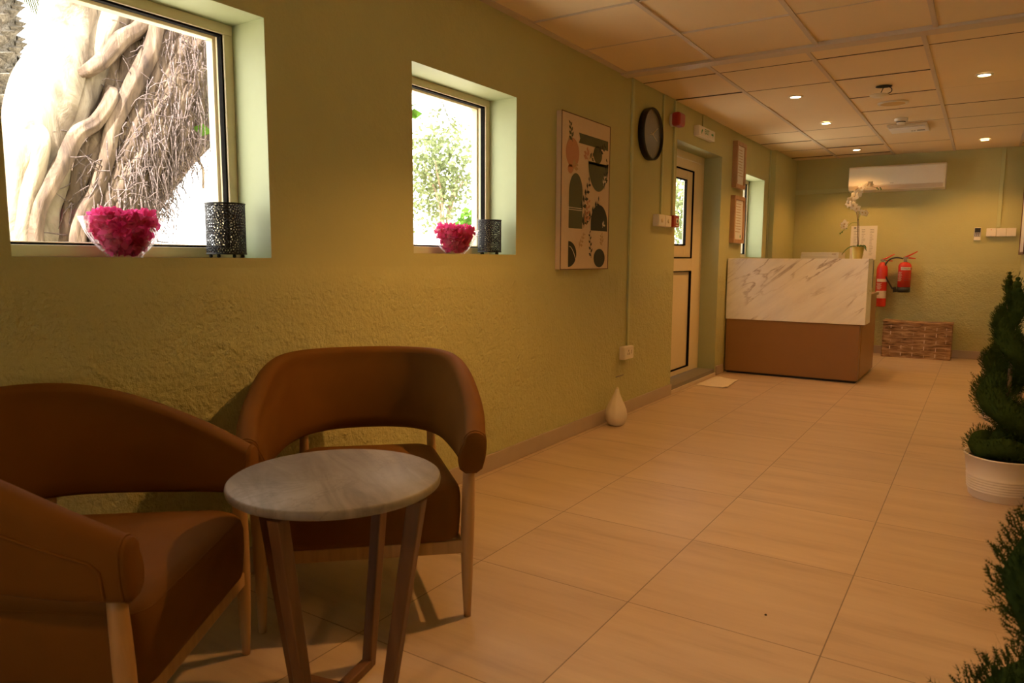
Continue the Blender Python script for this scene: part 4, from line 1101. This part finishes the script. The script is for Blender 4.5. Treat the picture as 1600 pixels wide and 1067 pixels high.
for nm, L in LIMBS.items():
    pale = 1 if nm in ('big', 'white2', 'leg1', 'leg2') else 0
    pts = [Vector(p[:3])-OFF for p in L]; rad = [p[3] for p in L]
    if nm in ('big', 'white2', 'core1', 'core2', 'edge', 'leg1', 'leg2', 'r1', 'r2', 'r3', 'r4'):
        p0 = pts[0]; pts = [Vector((p0.x, p0.y-.08, -.02)), Vector((p0.x, p0.y-.03, .5))]+pts; rad = [rad[0]*1.3, rad[0]*1.1]+rad
    if nm in ('big', 'tanfork', 'white2', 'core1', 'core2', 'edge'):
        pts.append(pts[-1]+(pts[-1]-pts[-2])*1.4); rad.append(rad[-1]*.8)
    if nm[0] == 'r' or nm.startswith('leg'):      # roots sink back into the mass at their ends
        pts.append(pts[-1]+(pts[-1]-pts[-2])*.5+Vector((-.16, 0, 0))); rad.append(rad[-1]*.5)
        if nm in ('r5', 'r6'): pts.insert(0, pts[0]-(pts[1]-pts[0])*.5+Vector((-.16, 0, 0))); rad.insert(0, rad[0]*.5)
    sp = cat(pts, 7); a.tube(sp, lerp_list(rad, len(sp)), 20, wob=.35, seed=sd, mi=pale); sd += 3
a.build('trunk', [M['bark'], M['pale_bark']], t)
# rope-like roots climbing over the trunk, following its lean
rr = random.Random(21)
def ax(z, s):   # a line across the leaning mass; s = 0 left .. 1 right
    left = [(0.9, 1.95), (1.3, 2.0), (1.7, 2.12), (2.0, 2.3), (2.3, 2.45), (2.7, 2.6), (3.1, 2.7)]
    right = [(0.9, 2.60), (1.3, 2.68), (1.7, 2.95), (2.0, 3.15), (2.3, 3.28), (2.7, 3.36), (3.1, 3.4)]
    def f(T):
        for (z0, y0), (z1, y1) in zip(T, T[1:]):
            if z <= z1: return y0+(y1-y0)*max(0, (z-z0))/(z1-z0)
        return T[-1][1]
    l, r = f(left), f(right); return l+(r-l)*s
a = MB()
for i in range(150):
    s0 = rr.uniform(.12, .95); z0 = rr.uniform(.9, 2.2); z1 = z0+rr.uniform(.5, 1.4); w = rr.uniform(-.25, .25); pts = []; ph = rr.random()*9
    for k_ in range(7):
        q = k_/6; z = z0+(z1-z0)*q; s_ = s0+w*q+.03*math.sin(ph+q*7)
        x = -2.5+.26*math.sin(PI*min(1, max(0, s_)))**.6-.02+rr.uniform(.0, .04)
        pts.append(Vector((x, ax(z, s_), z))-OFF)
    sp = cat(pts, 4); r0 = rr.choice((.010, .014, .020, .030, .038)); a.tube(sp, lerp_list([r0*.7, r0, r0*1.1, r0*.6], len(sp)), 7)
o = a.build('climbing_roots', M['bark'], t); o['kind'] = 'stuff'
a = MB()
for i in range(620):     # fine hanging rootlets
    s0 = rr.uniform(.12, .97); z1 = rr.uniform(1.3, 3.0) if rr.random() < .7 else rr.uniform(1.2, 2.2); L = rr.uniform(.12, .65); x = -2.5+.25*math.sin(PI*min(1, max(0, s0)))**.6+rr.uniform(.02, .10)
    y = ax(z1, s0); pts = [Vector((x, y, z1))-OFF]; dy = rr.uniform(-.12, .10)
    if s0 > .72: L *= .35
    for k_ in range(1, 6):
        pts.append(pts[-1]+Vector((rr.gauss(0, .010), dy*L/5*1.5+rr.gauss(0, .016), -L/5)))
    a.tube(pts, lerp_list([.0038, .0026, .0014], 6), 4)
for i in range(420):     # tangled short hairs
    s0 = rr.uniform(.05, 1.0); z = rr.uniform(1.1, 2.9); x = -2.5+.27*math.sin(PI*min(1, max(0, s0)))**.6+rr.uniform(.02, .08); y = ax(z, s0)
    p = Vector((x, y, z))-OFF; d = Vector((rr.uniform(-.2, .5), rr.gauss(0, 1), rr.gauss(-.2, 1))).normalized(); pts = [p]
    for k_ in range(4): d = (d+Vector((0, rr.gauss(0, .4), rr.gauss(-.15, .4)))).normalized(); pts.append(pts[-1]+d*rr.uniform(.02, .06))
    a.tube(pts, lerp_list([.004, .0018], 5), 4)
o = a.build('aerial_roots', M['rootlet'], t); o['kind'] = 'stuff'

def leaf_cloud(mm, c, rx, ry, rz_, n, size, rr, mi=0):
    for i in range(n):
        d = Vector((rr.gauss(0, 1), rr.gauss(0, 1), rr.gauss(0, 1))).normalized()*rr.random()**.4
        p = Vector(c)+Vector((d.x*rx, d.y*ry, d.z*rz_)); u = Vector((rr.gauss(0, 1), rr.gauss(0, 1), rr.gauss(-.4, .7))).normalized(); v = u.cross(Vector((rr.gauss(0, 1), rr.gauss(0, 1), rr.gauss(0, 1)))).normalized()
        L = size*rr.uniform(.6, 1.3); w = L*.32
        mm.add([p, p+u*L*.5+v*w, p+u*L, p+u*L*.5-v*w], [(0, 1, 2, 3)], mi)
a = MB(); rr = random.Random(5)
for c, n in (((.3, .72, 2.08), 9), ((.3, .72, 2.22), 10), ((.3, .60, 2.0), 3), ((.25, .70, 2.55), 6)): leaf_cloud(a, c, .08, .06, .12, n, .10, rr)
a.build('leaves', M['foliage_bright'], t)
a = MB(); a.tube(cat([(0, .45, 2.05), (.1, .58, 1.9), (.12, .68, 1.75), (.1, .70, 1.6)], 5), [.008]*16, 6); a.build('branch', M['trunk_brown'], t)

# palm trunk with diamond leaf bases
t = thing('palm_tree', 'thick scaly palm trunk behind the fig tree, upper left of window', 'tree', (-4.0, 2.36, -.08))
a = MB(); a.tube([(0, 0, 0), (0, 0, 2), (.0, .02, 4.6)], [.24, .23, .24], 20); a.build('trunk', M['palm_bark'], t)
a = MB(); rr = random.Random(2)
for i in range(560):
    z = .4+i*.0072; an = i*2.39996; R = .235; c = Vector((R*math.cos(an), R*math.sin(an), z)); o_ = Vector((math.cos(an), math.sin(an), 0)); tt = Vector((-math.sin(an), math.cos(an), 0)); up = Vector((0, 0, 1))
    w, h = .075, .05; tip = c+o_*.075+up*.02
    a.add([c-tt*w, c-up*h, c+tt*w, c+up*h*.7, tip], [(0, 1, 4), (1, 2, 4), (2, 3, 4), (3, 0, 4)])
o = a.build('leaf_bases', M['palm_bark'], t); o['kind'] = 'stuff'
def frond(mm, base, dirv, L, rr, droop=.6, n=34, w=.55):
    base = Vector(base); d = Vector(dirv).normalized(); pts = []
    for i in range(n): q = i/(n-1); pts.append(base+d*L*q+Vector((0, 0, -droop*L*q*q)))
    mm.tube(pts, lerp_list([.018, .004], n), 5)
    for i in range(2, n-1):
        tdir = (pts[i+1]-pts[i]).normalized(); side = tdir.cross(Vector((0, 0, 1))).normalized()
        for sg in (-1, 1):
            for h_ in (0, .5):
                b = pts[i]+tdir*h_*L/n; ll = w*math.sin(PI*(.1+.85*i/n)); e = b+(tdir*.55+side*sg*.8).normalized()*ll+Vector((0, 0, -.30*ll)); mm.add([b-tdir*.008, b+tdir*.008, (b+e)*.5+tdir*.012, e], [(0, 1, 2, 3)])
a = MB(); rr = random.Random(8)
for an in (0.5, 1.25, 2.0, 2.9, 3.7, 4.6, 5.5): frond(a, (0, 0, 4.6), (math.cos(an), math.sin(an), .5), 2.2, rr, .75)
frond(a, (.12, .05, 3.2), (.1, .8, -.35), 1.3, rr, .8, w=.4)
a.build('fronds', M['frond'], t)

def bush(label, x, y, z0, h, r, n, mat, size, seed, cat_='bush', name='garden_bush', trunk=True, blobs=7, grp=None):
    t = thing(name, label, cat_, (x, y, -.08)); rr = random.Random(seed)
    if grp: t['group'] = grp
    if trunk:
        a = MB()
        for i in range(5):
            an = rr.random()*6; a.tube(cat([(0, 0, 0), (.1*math.cos(an), .1*math.sin(an), z0+.3), (r*.5*math.cos(an), r*.5*math.sin(an), z0+h*.6)], 4), lerp_list([.05, .03, .012], 9), 7)
        a.build('trunk', M['trunk_brown'], t)
    a = MB()
    for i in range(blobs):
        an = rr.random()*2*PI; q = rr.random(); leaf_cloud(a, (r*.55*q*math.cos(an), r*.55*q*math.sin(an), z0+h*(.25+.5*rr.random())), r*.55, r*.55, h*.36, n//blobs, size, rr)
    a.build('foliage', M[mat], t); return t
bush('pale airy garden tree seen in the middle of the second window', -6.6, 10.9, 1.7, 2.0, 1.1, 2600, 'foliage', .10, 1, 'tree', 'garden_tree')
bush('bright green bush low behind the second window', -5.2, 9.9, .8, 1.1, .55, 900, 'foliage_bright', .14, 2)
bush('dry twiggy bush low behind the near window', -5.6, 4.8, .35, .85, .75, 1500, 'foliage_dry', .09, 3)
bush('leafy garden tree seen through the door glass', -4.0, 16.6, .7, 3.2, 2.0, 3600, 'foliage', .12, 4, 'tree', 'garden_tree')
t = thing('palm_tree', 'slim palm with drooping fronds at the left of the second window', 'tree', (-3.6, 6.1, -.08))
a = MB(); a.tube([(0, 0, 0), (0, .0, 1.6), (0, 0, 3.5)], [.09, .085, .08], 14); a.build('trunk', M['palm_bark'], t)
a = MB(); rr = random.Random(4)
for an in (.2, .9, 1.7, 2.5, 3.4, 4.3, 5.2): frond(a, (0, 0, 3.5), (math.cos(an), math.sin(an), .35), 1.5, rr, .8, w=.5)
a.build('fronds', M['frond'], t)
t = thing('vine_leaf_cluster', 'bright green leaves at the upper left corner of the second window', 'leaves', (-.62, 3.0, 1.86))
a = MB(); rr = random.Random(9); a.tube(cat([(0, -.25, -1.94), (0, -.22, -1.0), (0, -.2, -.1), (0, -.08, .03), (0, .0, .0)], 4), .006, 5); a.build('stem', M['green_leaf'], t)
a = MB()
for c in ((0, .02, .02), (.0, .03, -.04), (.0, -.02, .08)): leaf_cloud(a, c, .01, .02, .02, 3, .09, rr)
a.build('leaves', M['foliage_bright'], t)
